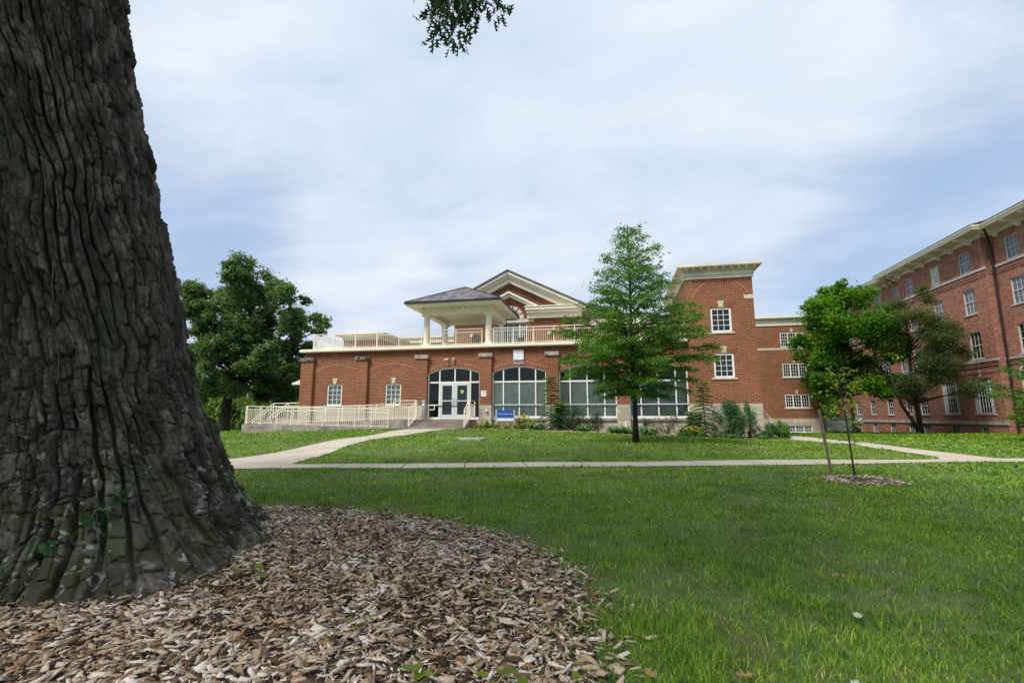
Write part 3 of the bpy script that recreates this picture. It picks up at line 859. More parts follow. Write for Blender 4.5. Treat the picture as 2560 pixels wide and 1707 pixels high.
for (a, b, c) in OAKB:
    # lay out across the crown's depth, keeping it round
    off = abs(a - 640) / 500.0
    dm = max(.8, 5.5 * math.sqrt(max(.03, 1 - off * off)))
    bl.append(z4w(a, b, c * .92, jy=_r.uniform(-dm, dm)))
for k in range(24):
    q = _r.uniform(.15, .92) ** .6; an = _r.uniform(0, 6.283)
    a, b = 640 + 430 * q * math.cos(an), 600 + 430 * q * math.sin(an)
    if b < 260 and (a < 480 or a > 840): continue
    off = abs(a - 640) / 500.0; dm = 5.5 * math.sqrt(max(.03, 1 - off * off))
    bl.append(z4w(a, b, 74, jy=_r.uniform(-dm, dm * .4)))
blob_tree('oak_tree', (-37.4, 41.3, -.6), bl, (-36.9, 41.3, 5.2), 'large dark green oak with a broad ragged crown behind the white ramp railings', 'tree', None, F_OAK, BARKD, .46, 135000, .27, 21, 13, .36, (-35.4, 41.5, 13.5))

def simple_tree(name, base, h, w, label, mat, bark, seed, n=9000, ls=.3, tr=.2, group=None, nb=22, lo=.25):
    rnd = random.Random(seed); B = []
    for i in range(nb):
        t = rnd.uniform(lo, 1.0)
        rr = w / 2 * math.sin(math.pi * min(1, (t - lo) / (1.05 - lo) * .8 + .18)) * .75
        a = rnd.uniform(0, 6.28); q = rr * rnd.uniform(.3, 1)
        B.append((base[0] + q * math.cos(a), base[1] + q * math.sin(a), base[2] + h * (t * .92), w * .15 * rnd.uniform(.8, 1.3)))
    return blob_tree(name, base, B, (base[0], base[1], base[2] + h * lo), label, 'tree', group, mat, bark, tr, int(n * 1.7), ls, seed, 8, .62, (base[0] + rnd.uniform(-.3, .3), base[1], base[2] + h * .85))

# trees in the distance
BT = [(-47, 62, 9.5, 9, 'broad yellow-green tree in the woods left of the big dark oak'), (-40.5, 66, 10, 9, 'tall light green woodland tree directly behind the dark oak trunk'), (-35, 60, 8.5, 8, 'rounded light green tree behind the dark oak and the ramp'), (-32.5, 63, 12.0, 8, 'bright yellow-green tree showing over the left roof corner of the hall'), (-54, 58, 8, 9, 'light green woodland tree half hidden by the foreground trunk'), (-30.5, 52, 7, 6.5, 'dense green tree right against the left end wall of the hall'), (-62, 66, 9, 10, 'far left woodland tree hidden beside the foreground trunk')]
for i, (x, y, h, w, lb) in enumerate(BT):
    simple_tree('woodland_tree', (x, y, gz1(x, y) - .2), h, w, lb, F_BACK, BARKD, 50 + i, 9000, .36, .22, 'trees in the woods beyond the lawn', 24, .12)
def far_woods():
    rg = np.random.default_rng(77); n = 90000
    x = rg.uniform(-230, 160, n); k = np.floor((x + 300) / 7); hh = 6 + 5 * hshf(k) ; u = ((x + 300) / 7) % 1 - .5
    top = hh * np.sqrt(np.clip(1 - (u * 1.5) ** 2, .15, 1)); y = 105 + 12 * rg.random(n) + x * .05
    z = gz(x, y) + top * rg.random(n) ** .6
    o = crown('far_woods', np.column_stack([x, y, z]), 1.0, F_BACK, None, 78, .3, .7)
    tag(o, 'distant line of green woods closing the horizon', 'woods', kind='stuff')
def hshf(k):
    return (np.sin(k * 12.9898) * 43758.5453) % 1.0
far_woods()
HB = [(-52, 56), (-48.5, 55), (-45, 55.5), (-41.5, 54.5), (-38, 55), (-34.5, 54), (-31.5, 50)]
def shrub(name, base, rx, ry, h, n, ls, mat, label, cat='shrub', group=None, seed=1, up=.4, aspect=.5, stems=6, bark=BARKD, clumps=14, low=.1):
    rnd = random.Random(seed); rg = np.random.default_rng(seed)
    root = thing(name, base, label, cat, group)
    mb = MB(); C = []
    for j in range(clumps):
        a = rnd.uniform(0, 6.283); q = math.sqrt(rnd.random()); t = rnd.uniform(low, .88)
        s = math.sin(math.pi * (0.18 + .8 * t)) 
        c = Vector((base[0] + rx * q * s * math.cos(a), base[1] + ry * q * s * math.sin(a), base[2] + h * t))
        C.append(rg.normal(0, 1, (n // clumps, 3)) * np.array([rx, ry, h]) * .13 + np.array(c))
        if j < stems: mb.tube(bend((base[0] + rnd.uniform(-.05, .05), base[1], base[2] - .03), c, .08, 4, rnd), [.018, .015, .012, .008, .004], 5, False)
    C = np.concatenate(C); C[:, 2] = np.maximum(C[:, 2], base[2] + .02)
    mb.build('stem', bark, root, True)
    crown('foliage', C, ls, mat, root, seed, up, aspect)
    return root
HL = ['low green bush at the far left edge of the woods', 'low bush in the woods near the foreground trunk', 'low green bush left of the dark oak trunk', 'low dark green bush just behind the oak trunk', 'low bright bush right of the dark oak trunk', 'low green bush between oak trunk and ramp', 'leafy bush just beyond the left end of the ramp']
for i, (x, y) in enumerate(HB):
    shrub('woodland_shrub', (x, y, gz1(x, y) - .1), 2.4, 1.6, 4.2, 4200, .3, F_BACK, HL[i], 'shrub', 'bushes at the edge of the woods', 80 + i, .3, .6, 5, BARKD, 18, .02)

# maple, dark yew-like tree, far gap tree
MB_ = []
_r = random.Random(9)
for (u, v, r) in [(480,600,45),(430,660,65),(540,650,65),(620,640,50),(350,700,45),(480,720,80),(600,740,75),(400,790,80),(700,760,60),(520,820,85),(640,830,85),(770,800,60),(350,880,55),(450,900,80),(580,930,85),(700,920,80),(810,890,55),(330,960,40),(420,1000,60),(520,1030,70),(640,1030,75),(760,990,60),(390,1080,45),(480,1110,55),(590,1110,60),(700,1090,50),(300,930,28),(840,830,30),(560,580,35),(470,560,22),(505,575,22),(330,650,25),(380,640,25),(650,610,25),(300,680,18),(745,700,25),(800,740,22),(270,840,20),(860,960,25),(430,1150,40),(330,1060,30),(780,1070,40),(640,1130,45)]:
    dx = (570 + (u - 570) * .9 + 22 - 600) / 74.0; jy = _r.uniform(-2.8, 2.8) * math.sqrt(max(.1, 1 - (abs(u - 570) / 300)**2))
    MB_.append((17.25 + dx * .979 - .203 * jy, 40.3 + dx * .203 + .979 * jy, .05 + (1345 - v) / 74.0, 1.25 * r / 74.0))
blob_tree('maple_tree', (17.25, 40.3, -.12), MB_, (17.2, 40.3, 2.6), 'bright green full-crowned maple in front of the gap between the two brick halls', 'tree', None, F_MAPLE, BARKD, .14, 62000, .20, 33, 14, .42, (17.0, 40.3, 9.5))
DB_ = []
for (u, v, r) in [(950,600,28),(930,640,40),(990,650,30),(880,680,40),(960,700,50),(860,740,45),(920,770,55),(1000,770,45),(880,840,60),(980,860,55),(1070,800,35),(1120,790,35),(1170,780,30),(1190,830,35),(1100,860,45),(900,920,60),(1000,930,60),(1080,950,50),(1160,920,45),(1200,990,35),(860,990,50),(950,1010,60),(1050,1030,60),(1140,1040,50),(830,1080,45),(900,1110,50),(1000,1110,50),(1080,1110,50),(1150,1110,45),(840,1150,30),(1090,1170,40),(1190,1140,25),(1210,1040,25)]:
    dx = (u - 955) / 80.7; jy = _r.uniform(-2.2, 2.2)
    DB_.append((20.05 + dx * .979 - .203 * jy, 37.85 + dx * .203 + .979 * jy, (1355 - v) / 80.7, 1.2 * r / 80.7))
dk = blob_tree('yew_tree', (20.05, 37.85, -.15), DB_, (20.1, 37.85, 2.0), 'sparse dark olive-brown tree with a forked trunk before the right-hand hall', 'tree', None, F_DARK, BARKD, .11, 50000, .14, 44, 16, .62, (20.2, 37.9, 9.0), .5, .6, .35)
mb = MB(); mb.tube([(20.0, 37.85, .2), (19.7, 37.8, .9), (19.2, 37.75, 1.8), (18.8, 37.7, 3.2), (18.6, 37.6, 4.6)], [.12, .11, .10, .08, .04], 10); mb.tube([(20.15, 37.85, 0), (20.15, 37.9, 1.5), (20.0, 37.9, 3.2), (20.1, 37.9, 5.5)], [.17, .15, .12, .07], 10)
mb.build('limb', BARKD, dk, True)
simple_tree('tree', (19.5, 66, -.6), 9, 8, 'green tree seen through the gap between the two brick halls', F_OAK, BARKD, 71, 9000, .34, .25)
simple_tree('tree', (27, 78, -1), 12, 10, 'far green tree deep in the gap behind the grey cabinets', F_BACK, BARKD, 72, 8000, .4, .25)
simple_tree('tree', (22, 60, -.6), 6.5, 6, 'smaller dense tree low in the gap, just behind the grey cabinets', F_OAK, BARKD, 73, 9000, .3, .2, None, 24, .08)
simple_tree('tree', (17.4, 58, -.6), 6.5, 5.5, 'small dense tree touching the right corner of the set-back wing', F_MAPLE, BARKD, 74, 8000, .3, .2, None, 24, .08)

# young pin oak in the middle: layered branches
def layered(name, base, H, env, label, leaf, bark, tr, nbr, per_twig, ls, seed, zmin, droop=True, group=None, azr=(0, 6.283), aspect=.35, sd=.16):
    rnd = random.Random(seed); rg = np.random.default_rng(seed)
    root = thing(name, base, label, 'tree', group)
    b = Vector(base); mb = MB()
    tp = [b + Vector((0.02 * math.sin(i), 0, H * i / 10 - (.1 if i == 0 else 0))) for i in range(11)]
    mb.tube(tp, [tr * (1.45 if i == 0 else 1) * (1 - .93 * i / 10) + .006 for i in range(11)], 12)
    C = []
    for i in range(nbr):
        t = (i + .5) / nbr
        z = zmin + (H * .985 - zmin) * t ** 1.05
        a = i * 2.399963 + rnd.uniform(-.4, .4)
        if azr[1] - azr[0] < 6: a = rnd.uniform(*azr)
        side = math.cos(a)
        hw = np.interp(z, env[0], env[1]) * (.5 - side / 2) + np.interp(z, env[0], env[2]) * (.5 + side / 2)
        L_ = hw * rnd.choice([.62, .8, .92, 1.0, 1.0])
        z0 = z - (.5 * L_ * (t * 1.3)) 
        z0 = max(z0, zmin * .95) if t < .25 else z0
        slope = -.12 + .9 * t if droop else .1 + .5 * t
        d = Vector((math.cos(a), math.sin(a), 0))
        s = b + Vector((0, 0, max(.3, z0)))
        e = b + d * L_ + Vector((0, 0, z))
        P = []
        for k in range(8):
            q = k / 7
            p = s.lerp(e, q); p.z += .10 * L_ * math.sin(math.pi * q) * (1 if droop else .3)
            p += Vector((rnd.uniform(-.04, .04), rnd.uniform(-.04, .04), rnd.uniform(-.02, .02))) * L_
            P.append(p)
        r0 = .010 + .010 * L_
        mb.tube(P, [r0 * (1 - .8 * k / 7) for k in range(8)], 5, False)
        side_v = Vector((-d.y, d.x, 0))
        nt_ = max(5, int(L_ * 8.0))
        for j in range(nt_):
            q = .2 + .8 * (j + rnd.random()) / nt_
            k = min(6, int(q * 7)); p = P[k].lerp(P[k + 1], q * 7 - k) if q < 1 else P[7]
            sg = 1 if j % 2 else -1
            tl = L_ * .30 * (1.15 - q) + .16
            en = p + side_v * sg * tl * rnd.uniform(.5, 1) + d * tl * rnd.uniform(.3, .9) + Vector((0, 0, rnd.uniform(-.14, .05 + .12 * t)))
            mb.tube([p, p.lerp(en, .5) + Vector((0, 0, .02)), en], [r0 * .3, r0 * .2, .002], 4, False)
            m = int(per_twig * rnd.uniform(.5, 1.4) * (1 - .45 * t))
            tt = rg.random((m, 1)) ** .7
            C.append(np.array(p) + (np.array(en) - np.array(p)) * tt + rg.normal(0, 1, (m, 3)) * np.array([sd, sd, sd * .55]) * .6)
    mb.build('trunk', bark, root, True)
    crown('crown', np.concatenate(C), ls, leaf, root, seed, .35, aspect)
    return root
env = ([1.5, 1.8, 2.3, 2.9, 3.45, 4.1, 4.7, 5.4, 6.3, 7.4, 8.4], [1.1, 1.9, 2.6, 2.8, 2.5, 3.1, 2.7, 1.6, 1.4, .95, .10], [1.1, 1.9, 2.1, 2.9, 3.1, 2.8, 3.0, 2.1, 1.5, 1.15, .3])
layered('pin_oak_tree', (.78, 18.75, .19), 8.4, env, 'young green pin oak with tiered branches standing on the lawn before the hall', F_PIN, BARKD, .095, 124, 36, .115, 5, 1.6)
env2 = ([.4, 1, 2, 3, 3.9], [1.2, 2.2, 2.9, 2.6, 1.2], [1.2, 2, 2.6, 2.4, 1])
layered('dogwood_tree', (19.9, 26.6, 0.0), 3.9, env2, 'low tree with flat layered bright leaves at the right edge of the lawn', F_DOG, BARKD, .10, 34, 30, .13, 15, .75, False, None, (0, 6.283), .5, .2)

# the staked sapling
def sapling():
    base = (4.52, 10.75, 0.0)
    root = thing('sapling', base, 'thin staked sapling with sparse yellow-green leaves in a small mulch ring', 'tree')
    rnd = random.Random(4); rg = np.random.default_rng(4)
    mb = MB()
    P = [Vector((4.52, 10.75, -.05)), Vector((4.50, 10.75, .4)), Vector((4.475, 10.75, .9)), Vector((4.45, 10.76, 1.4)), Vector((4.43, 10.76, 1.8)), Vector((4.42, 10.78, 2.15))]
    mb.tube(P, [.019, .016, .014, .012, .009, .004], 8)
    C = []
    for i in range(38):
        z = .55 + 1.5 * ((i + .5) / 38) ** .8
        k = min(4, int(z / .45)); s = Vector((4.50 - z * .035, 10.76, z))
        a = i * 2.4 + rnd.uniform(-.5, .5); L_ = (.22 + .28 * rnd.random()) * (1.25 - abs(z - 1.5) * .55)
        if .5 < z < 1.0: L_ *= 1.1
        e = s + Vector((math.cos(a) * L_, math.sin(a) * L_, rnd.uniform(-.1, .22)))
        mid = s.lerp(e, .5) + Vector((0, 0, .05))
        mb.tube([s, mid, e], [.005, .0035, .0015], 4, False)
        m = 9 if z > 1.1 else 5
        for j in range(m):
            q = rnd.uniform(.25, 1.05); p = s.lerp(e, q)
            C.append((p.x + rnd.gauss(0, .045), p.y + rnd.gauss(0, .045), p.z + rnd.gauss(0, .04)))
    mb.build('trunk', BARKD, root, True)
    crown('crown', np.array(C), .085, F_SAP, root, 3, .2, .5)
    mb = MB()
    mb.bar((4.17, 10.85, -.1), (4.04, 10.86, 1.28), .045, .035)
    st = mb.build('wooden_stake', WOODST, origin=(4.17, 10.85, 0))
    tag(st, 'grey weathered wooden stake leaning left beside the sapling', 'stake')
    mb = MB(); mb.tube([(4.10, 10.84, .95), (4.28, 10.80, .99), (4.455, 10.75, 1.02)], .003, 5)
    mb.tube([(4.08, 10.84, 1.22), (4.28, 10.80, 1.14), (4.45, 10.75, 1.12)], .003, 5)
    tag(mb.build('guy_wire', BLACKM, origin=(4.17, 10.85, 1)), 'black tie wire from the leaning stake to the sapling', 'wire')
sapling()

# ------------------------------------------------------------------ the big foreground oak
def Rz(z): return .62 + .42 * np.exp(-z / 1.1)
def cenx(z): return np.interp(z, [0, .4, .75, 1.05, 1.39, 1.82, 2.52, 3.14, 3.6, 4.38, 5.47, 7.5], [-4.38, -4.42, -4.46, -4.53, -4.62, -4.70, -4.80, -4.93, -5.03, -5.18, -5.33, -5.7])
def ceny(z): return 3.75 - .13 * z
THB = np.radians([-180, -120, -90, -68, -48, -37, -19, 0, 42, 65, 82, 100, 140, 180])
RB = [1.3, 1.48, 1.36, 1.44, 1.80, 1.88, 1.72, 1.32, 1.0, 1.30, 1.66, 1.36, 1.15, 1.3]
def trunkR(th, z):
    thw = (th + np.pi) % (2 * np.pi) - np.pi
    rb = np.interp(thw, THB, RB)
    return Rz(z) + (rb - Rz(0)) * np.exp(-z / .36) + .03 * np.sin(3 * th + 1) * (1 + z * .1) + .02 * np.sin(7 * th + z) + .075 * np.exp(-z / .45) * (np.abs(np.sin(4.5 * th + .6 + z * .5)) - .6)
def sst(x, a, b):
    t = np.clip((x - a) / (b - a), 0, 1); return t * t * (3 - 2 * t)
def hsh(i, j, seed):
    n = (i.astype(np.int64) * 374761393 + j.astype(np.int64) * 668265263 + seed * 974634777) & 0xffffffff
    n = ((n ^ (n >> 13)) * 1274126177) & 0xffffffff
    return ((n ^ (n >> 16)) & 0xffff) / 65535.0
def ridges(u, z, sp, seg, seed, wander):
    ph = u / sp + wander * (fbm(u * 1.7 / sp * .09, z * 1.3, 3, seed) - .5) * 2 + .35 * (fbm(u * .5 / sp, z * 3, 2, seed + 3) - .5)
    i = np.floor(ph); f = ph - i
    jit = .12 * (fbm(u * 20, z * 12, 2, seed + 5) - .5)
    e = np.minimum(f, 1 - f) + jit * .5
    prof = sst(e, .03, .19)
    br = fbm(u * .55 / sp, z * 2.6, 3, seed + 21)
    prof = np.maximum(prof, .85 * sst(br, .56, .62))
    v = z / seg * (.7 + .6 * hsh(i, i * 0, seed + 7)) + hsh(i, i * 0, seed + 8) * 9 + 1.2 * (fbm(u * 9, z * 5, 2, seed + 9) - .5)
    j = np.floor(v); g = v - j
    crack = sst(np.minimum(g, 1 - g) + jit * .35, .01, .09)
    h0 = hsh(i, j, seed + 11) - .5; tl = hsh(i, j, seed + 12) - .5; tg = hsh(i, j, seed + 13) - .35
    return prof, crack, h0 + tl * (f - .5) * 1.6 + tg * (g - .5) * .9
def bark_disp(a, z, low=0):
    """a arc length (m), z height: broken vertical plates between deep furrows"""
    u = a + (fbm(a * 1.3, z * .7, 3, 41) - .5) * .30
    p1, c1, h1 = ridges(u, z, .100, .27, 3, 1.7)
    p2, c2, h2 = ridges(u + .03, z, .043, .12, 31, 1.2)
    dep = .55 + .9 * fbm(a * 3, z * 1.1, 2, 88)
    d = .076 * p1 * dep * (.62 + .38 * c1) + p1 * h1 * .060 + p1 * p2 * c2 * (.014 + .036 * low) + p1 * h2 * (.012 + .008 * low)
    d += p1 * (fbm(a * 30, z * 16, 4, 77) - .5) * .034 + (fbm(a * 75, z * 55, 2, 91) - .5) * .012
    return d
def foreground_oak():
    base = (-4.4, 3.75, 0)
    root = thing('oak_tree', base, 'massive deeply furrowed oak trunk with moss and lichen filling the left foreground', 'tree')
    # angular spacing finer on the seen side
    th = np.concatenate([np.linspace(-np.pi, R(-125), 60, endpoint=False), np.linspace(R(-125), R(95), 620, endpoint=False), np.linspace(R(95), np.pi, 70)])
    z = np.concatenate([np.linspace(-.12, 1.6, 230, endpoint=False), np.linspace(1.6, 5.8, 400, endpoint=False), np.linspace(5.8, 7.6, 60)])
    TH, Z = np.meshgrid(th, z)
    zz = np.maximum(Z, 0)
    disp = bark_disp(TH * .85 + Z * .05, Z, np.exp(-np.maximum(Z, 0) / .7))
    disp *= np.clip((np.pi - np.abs(TH)) / .15, 0, 1)
    RR = trunkR(TH, zz) + disp - .038
    X = cenx(zz) + RR * np.cos(TH); Y = ceny(zz) + RR * np.sin(TH)
    V = np.stack([X, Y, Z], -1).reshape(-1, 3)
    n, m = len(th), len(z); idx = np.arange(n * m).reshape(m, n)
    F = np.stack([idx[:-1, :-1].ravel(), idx[:-1, 1:].ravel(), idx[1:, 1:].ravel(), idx[1:, :-1].ravel()], 1)
    np_mesh('trunk', V, [F], OAKBARK, root, smooth=False)
    # limbs above the picture and the one that carries the hanging spray
    rnd = random.Random(8); rg = np.random.default_rng(8)
    top = Vector((-5.7, 2.78, 7.4))
    mb = MB()
    limb = [top, Vector((-5.2, 3.0, 8.4)), Vector((-4.2, 3.6, 9.0)), Vector((-3.0, 4.2, 8.9)), Vector((-2.1, 4.6, 8.2)), Vector((-1.8, 4.75, 7.3)), Vector((-1.72, 4.8, 6.6))]
    mb.tube(limb, [.34, .26, .18, .11, .06, .03, .018], 12, False)
    heads = []
    for a, l, dz in [(200, 5, 3), (160, 5, 4), (240, 5, 3.5), (285, 5, 3), (320, 4.6, 3.5), (0, 3.2, 5.0), (120, 4, 5), (60, 2.5, 6)]:
        e = top + Vector((math.cos(R(a)) * l, math.sin(R(a)) * l, dz))
        mb.tube(bend(top - Vector((0, 0, .3)), e, .08, 6, rnd), [.34, .27, .21, .16, .11, .07, .03], 8, False); heads.append(e)
    # hanging twigs
    tips = [(-1.93, 4.70, 5.80), (-1.86, 4.72, 5.62), (-1.74, 4.78, 5.45), (-1.66, 4.78, 5.50), (-1.56, 4.8, 5.72), (-1.44, 4.83, 5.85), (-1.26, 4.86, 5.82), (-1.18, 4.88, 5.90), (-1.95, 4.7, 6.05), (-1.75, 4.78, 5.75), (-2.15, 4.6, 6.18), (-1.5, 4.8, 5.9)]
    j0 = Vector((-1.72, 4.8, 6.6))
    HC = []
    for i, tpt in enumerate(tips):
        P = bend(j0, tpt, .08, 6, rnd)
        mb.tube(P, [.012, .010, .008, .006, .004, .003, .002], 5, False)
        for k in range(3, 7):
            for q in range(8 if k < 6 else 10): HC.append(P[k] + Vector((rnd.gauss(0, .075), rnd.gauss(0, .075), rnd.gauss(0, .06))))
    mb.build('limb', OAKBARK, root, True)
    # lobed leaves, hanging
    half = [(0, .0), (.03, .10), (.30, .12), (.10, .26), (.12, .38), (.46, .46), (.34, .52), (.13, .56), (.12, .66), (.34, .80), (.12, .82), (.07, .92), (0, 1.0)]
    out = half + [(-x, y) for (x, y) in half[-2:0:-1]]
    lm = MB(); tones = []
    for c in HC:
        s = rnd.uniform(.11, .16); yaw = rnd.uniform(0, 6.283); sw = rnd.gauss(0, .35)
        ax = Vector((math.cos(yaw), math.sin(yaw), 0)); dn = (Vector((0, 0, -1)) + Vector((rnd.gauss(0, .45), rnd.gauss(0, .45), 0))).normalized()
        nrm = ax.cross(dn)
        lm.poly([tuple(c + ax * (x * s * .8) + dn * (y * s) + nrm * (abs(x) * s * .35 + y * y * s * .2 * sw)) for x, y in out])
        tones += [rnd.random()] * len(out)
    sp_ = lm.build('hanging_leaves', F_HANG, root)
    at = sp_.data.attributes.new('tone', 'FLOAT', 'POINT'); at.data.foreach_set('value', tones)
    # main crown overhead
    C = []
    for e in heads:
        for j in range(26):
            d = Vector((rnd.gauss(0, 1), rnd.gauss(0, 1), rnd.gauss(0, .6))) * 1.5
            C.append(rg.normal(0, .42, (130, 3)) + np.array(e + d))
    for (cx_, cy_, cz_, rr) in [(-8.1, -1.4, 10.9, 2.0), (-7.2, .3, 9.2, 1.5), (-6.6, 1.2, 8.4, 1.2), (-8.6, -2.4, 12.4, 2.0), (-9.6, -.6, 10.4, 1.8), (-7.0, -2.6, 11.4, 1.6), (-10.5, -3.0, 12.5, 2.2), (-8.5, .6, 8.6, 1.4), (1.2, -3.6, 9.4, 1.6), (2.2, -5.6, 11, 1.8)]:  # extra out-of-view leaf clumps added to shade the trunk and near lawn
        for j in range(26):
            d = np.array([rnd.gauss(0, 1), rnd.gauss(0, 1), rnd.gauss(0, .8)]) * rr * .75
            C.append(rg.normal(0, .42, (130, 3)) + np.array([cx_, cy_, cz_]) + d)
    C = np.concatenate(C)
    el = (C[:, 2] - 1.15); fd = -math.sin(R(11.7)) * C[:, 0] + math.cos(R(11.7)) * C[:, 1]; rt = math.cos(R(11.7)) * C[:, 0] + math.sin(R(11.7)) * C[:, 1]
    C = C[(fd < 0) | (el > 1.12 * fd + .6) | (rt < -1.35 * fd - .8 * 0)]
    crown('crown', C, .2, F_OAK, root, 9, .3, .6)
foreground_oak()

def surf(th, z, off=.03):
    r = float(trunkR(np.array(th), np.array(z))) + off
    return Vector((float(cenx(z)) + r * math.cos(th), float(ceny(z)) + r * math.sin(th), z))
def creeper():
    rnd = random.Random(12); rg = np.random.default_rng(12)
    P = [surf(R(a), z, .055) for a, z in [(-86, .02), (-80, .05), (-74, .10), (-68, .14), (-62, .2), (-56, .27), (-50, .36), (-44, .44), (-38, .52), (-34, .58)]]
    root = thing('creeper_vine', tuple(P[0]), 'dark green leafy creeper climbing diagonally over the base of the big trunk', 'vine')
    mb = MB(); mb.tube(P, .004, 5); mb.build('stem', BARKD, root, True)
    C = []
    for i in range(9):
        for k in range(13):
            p = P[i].lerp(P[i + 1], rnd.random()); C.append(tuple(p + Vector((rnd.gauss(.03, .02), rnd.gauss(-.03, .02), rnd.gauss(0, .035)))))
    crown('foliage', np.array(C), .065, F_IVY, root, 2, .2, .55)
    for nm, pts, lb in [('bare_vine', [(-50, 3.2), (-49, 2.6), (-53, 2.1), (-52, 1.7), (-56, 1.3)], 'thin bare brown vine high on the foreground trunk'), ('bare_vine', [(-48, 1.2), (-46, .9), (-43, .75), (-44, .5), (-47, .25)], 'thin bare vine low on the foreground trunk above the creeper')]:
        P = [surf(R(a), z, .05) for a, z in pts]
        Q = []
        for i in range(len(P) - 1): Q += [P[i].lerp(P[i + 1], t / 5) + Vector((rnd.gauss(0, .008), 0, rnd.gauss(0, .01))) for t in range(5)]
        mb = MB(); mb.tube(Q, .004, 5)
        tag(mb.build(nm, M('dry_vine', (.13, .09, .06)), origin=tuple(P[0])), lb, 'vine', 'bare vines on the trunk')
creeper()
def weed(base, n, s, mat, label, h=.06, seed=1, group=None, cat='seedling', sp=.03):
    rnd = random.Random(seed)
    b = Vector(base); root = thing('seedling', base, label, cat, group)
    mb = MB(); lm = MB(); tn = []
    for i in range(n):
        a = rnd.uniform(0, 6.283); t = b + Vector((math.cos(a) * sp * (1 + rnd.random()), math.sin(a) * sp * (1 + rnd.random()), h * rnd.uniform(.6, 1.2)))
        mb.tube([b, b.lerp(t, .6) + Vector((0, 0, h * .15)), t], [.0015, .0012, .001], 4, False)
        ax = Vector((math.cos(a), math.sin(a), rnd.uniform(-.2, .3))); sd = Vector((-math.sin(a), math.cos(a), rnd.uniform(-.3, .3)))
        out = [(0, 0), (.35, -.1), (.55, .25), (.4, .65), (0, 1.0), (-.4, .65), (-.55, .25), (-.35, -.1)]
        ss = s * rnd.uniform(.7, 1.2)
        lm.poly([tuple(t + sd * x * ss + ax * (y - .3) * ss + Vector((0, 0, abs(x) * ss * .3))) for x, y in out]); tn += [rnd.random()] * 8
    mb.build('stem', F_SAP, root); o = lm.build('leaves', mat, root)
    at = o.data.attributes.new('tone', 'FLOAT', 'POINT'); at.data.foreach_set('value', tn)
    return root
WD = [(-2.55, 3.12, 5, .055, 'bright yellow-green seedling on the mulch beside the trunk foot'), (-2.33, 2.98, 3, .045, 'smaller seedling just right of the bright one by the trunk'), (-1.35, 2.55, 4, .04, 'tiny green seedling in the middle of the wood chips'), (-.75, 3.05, 3, .04, 'small two-leaved seedling right of centre on the mulch'), (-.83, 2.02, 4, .05, 'green seedling at the bottom edge left of the lawn'), (-.48, 2.12, 5, .05, 'seedling with broad leaves near the bottom where chips meet grass'), (-.12, 2.25, 4, .045, 'light green seedling at the right margin of the chips'), (-2.75, 5.55, 6, .06, 'lime green weed at the far rim of the mulch'), (-2.0, 5.35, 5, .06, 'lime green weed at the far rim, right of the other'), (-3.6, 5.75, 8, .08, 'clump of lime weeds at the far rim near the trunk'), (-1.35, 4.95, 5, .05, 'green weed on the right curve of the mulch edge')]
for i, (x, y, n, s, lb) in enumerate(WD): weed((x, y, gz1(x, y) + .035), n, s, F_SAP, lb, .06, 300 + i, 'seedlings around the mulch', sp=.03 + s * .3)

def fallen_leaf(x, y, s, yaw, mat, label, curl=.5, zoff=.05):
    half = [(0, .0), (.04, .10), (.30, .16), (.14, .26), (.42, .42), (.30, .52), (.15, .58), (.30, .78), (.1, .86), (0, 1.0)]
    mb = MB()
    rows = [(0, .0, .02), (.1, .05, .04), (.2, .26, .12), (.3, .16, .14), (.42, .38, .18), (.55, .18, .16), (.68, .14, .12), (.8, .27, .1), (.9, .1, .05), (1.0, .01, .01)]
    prev = None
    c, s_ = math.cos(yaw), math.sin(yaw)
    def P(u, v):
        zz = curl * (v * v * 1.6) + curl * .5 * (u - .5)**2
        X = (u - .5) * s; Y = v * s
        return (x + X * c - Y * s_, y + X * s_ + Y * c, gz1(x, y) + zoff + zz * s)
    for u, w, _ in rows:
        cur = [P(u, -w), P(u, 0), P(u, w)]
        if prev: mb.poly([prev[0], prev[1], cur[1], cur[0]]); mb.poly([prev[1], prev[2], cur[2], cur[1]])
        prev = cur
    tag(mb.build('fallen_leaf', mat, origin=(x, y, gz1(x, y))), label, 'leaf', 'fallen oak leaves')
FL = [(1.29, 3.21, .14, 1.2, LEAFP, 'pale curled lobed leaf lying on the grass at lower right'), (.52, 2.42, .12, .3, LEAFD, 'tan curled leaf in the grass near the bottom edge'), (.12, 2.35, .13, 2.0, LEAFD, 'brown leaf on the boundary of chips and grass at the bottom'), (1.5, 3.95, .15, .1, LEAFD, 'tan leaf on the worn bare patch of lawn'), (-2.2, 3.55, .08, .9, LEAFD, 'small orange-brown leaf on the wood chips'), (-1.55, 3.4, .07, 2.4, LEAFD, 'tiny rust leaf in the middle of the mulch'), (-.95, 2.45, .07, 1.4, LEAFD, 'little red-brown leaf low on the mulch'), (-3.3, 2.42, .13, .4, LEAFD, 'large tan leaf against the foot of the trunk'), (.95, 2.45, .08, .7, LEAFP, 'small pale scrap of leaf in the grass at the bottom')]
for a in FL: fallen_leaf(a[0], a[1], a[2] * .62, *a[3:], curl=.9)

def ring_bed(mb, c, h, zs, rise, r_in, r_out, front, back, xf):
    Rr = (h * h + rise * rise) / (2 * rise); cz = zs + rise - Rr; ang = math.asin(min(1, h / Rr)); n = 24
    for i in range(n):
        a0 = -ang + 2 * ang * i / n; a1 = -ang + 2 * ang * (i + 1) / n; P = []
        for w in (front, back):
            for r_, a_ in ((r_in, a0), (r_in, a1), (r_out, a1), (r_out, a0)): P.append(xf(c + (Rr + r_) * math.sin(a_), cz + (Rr + r_) * math.cos(a_), w))
        mb.hexa(P)

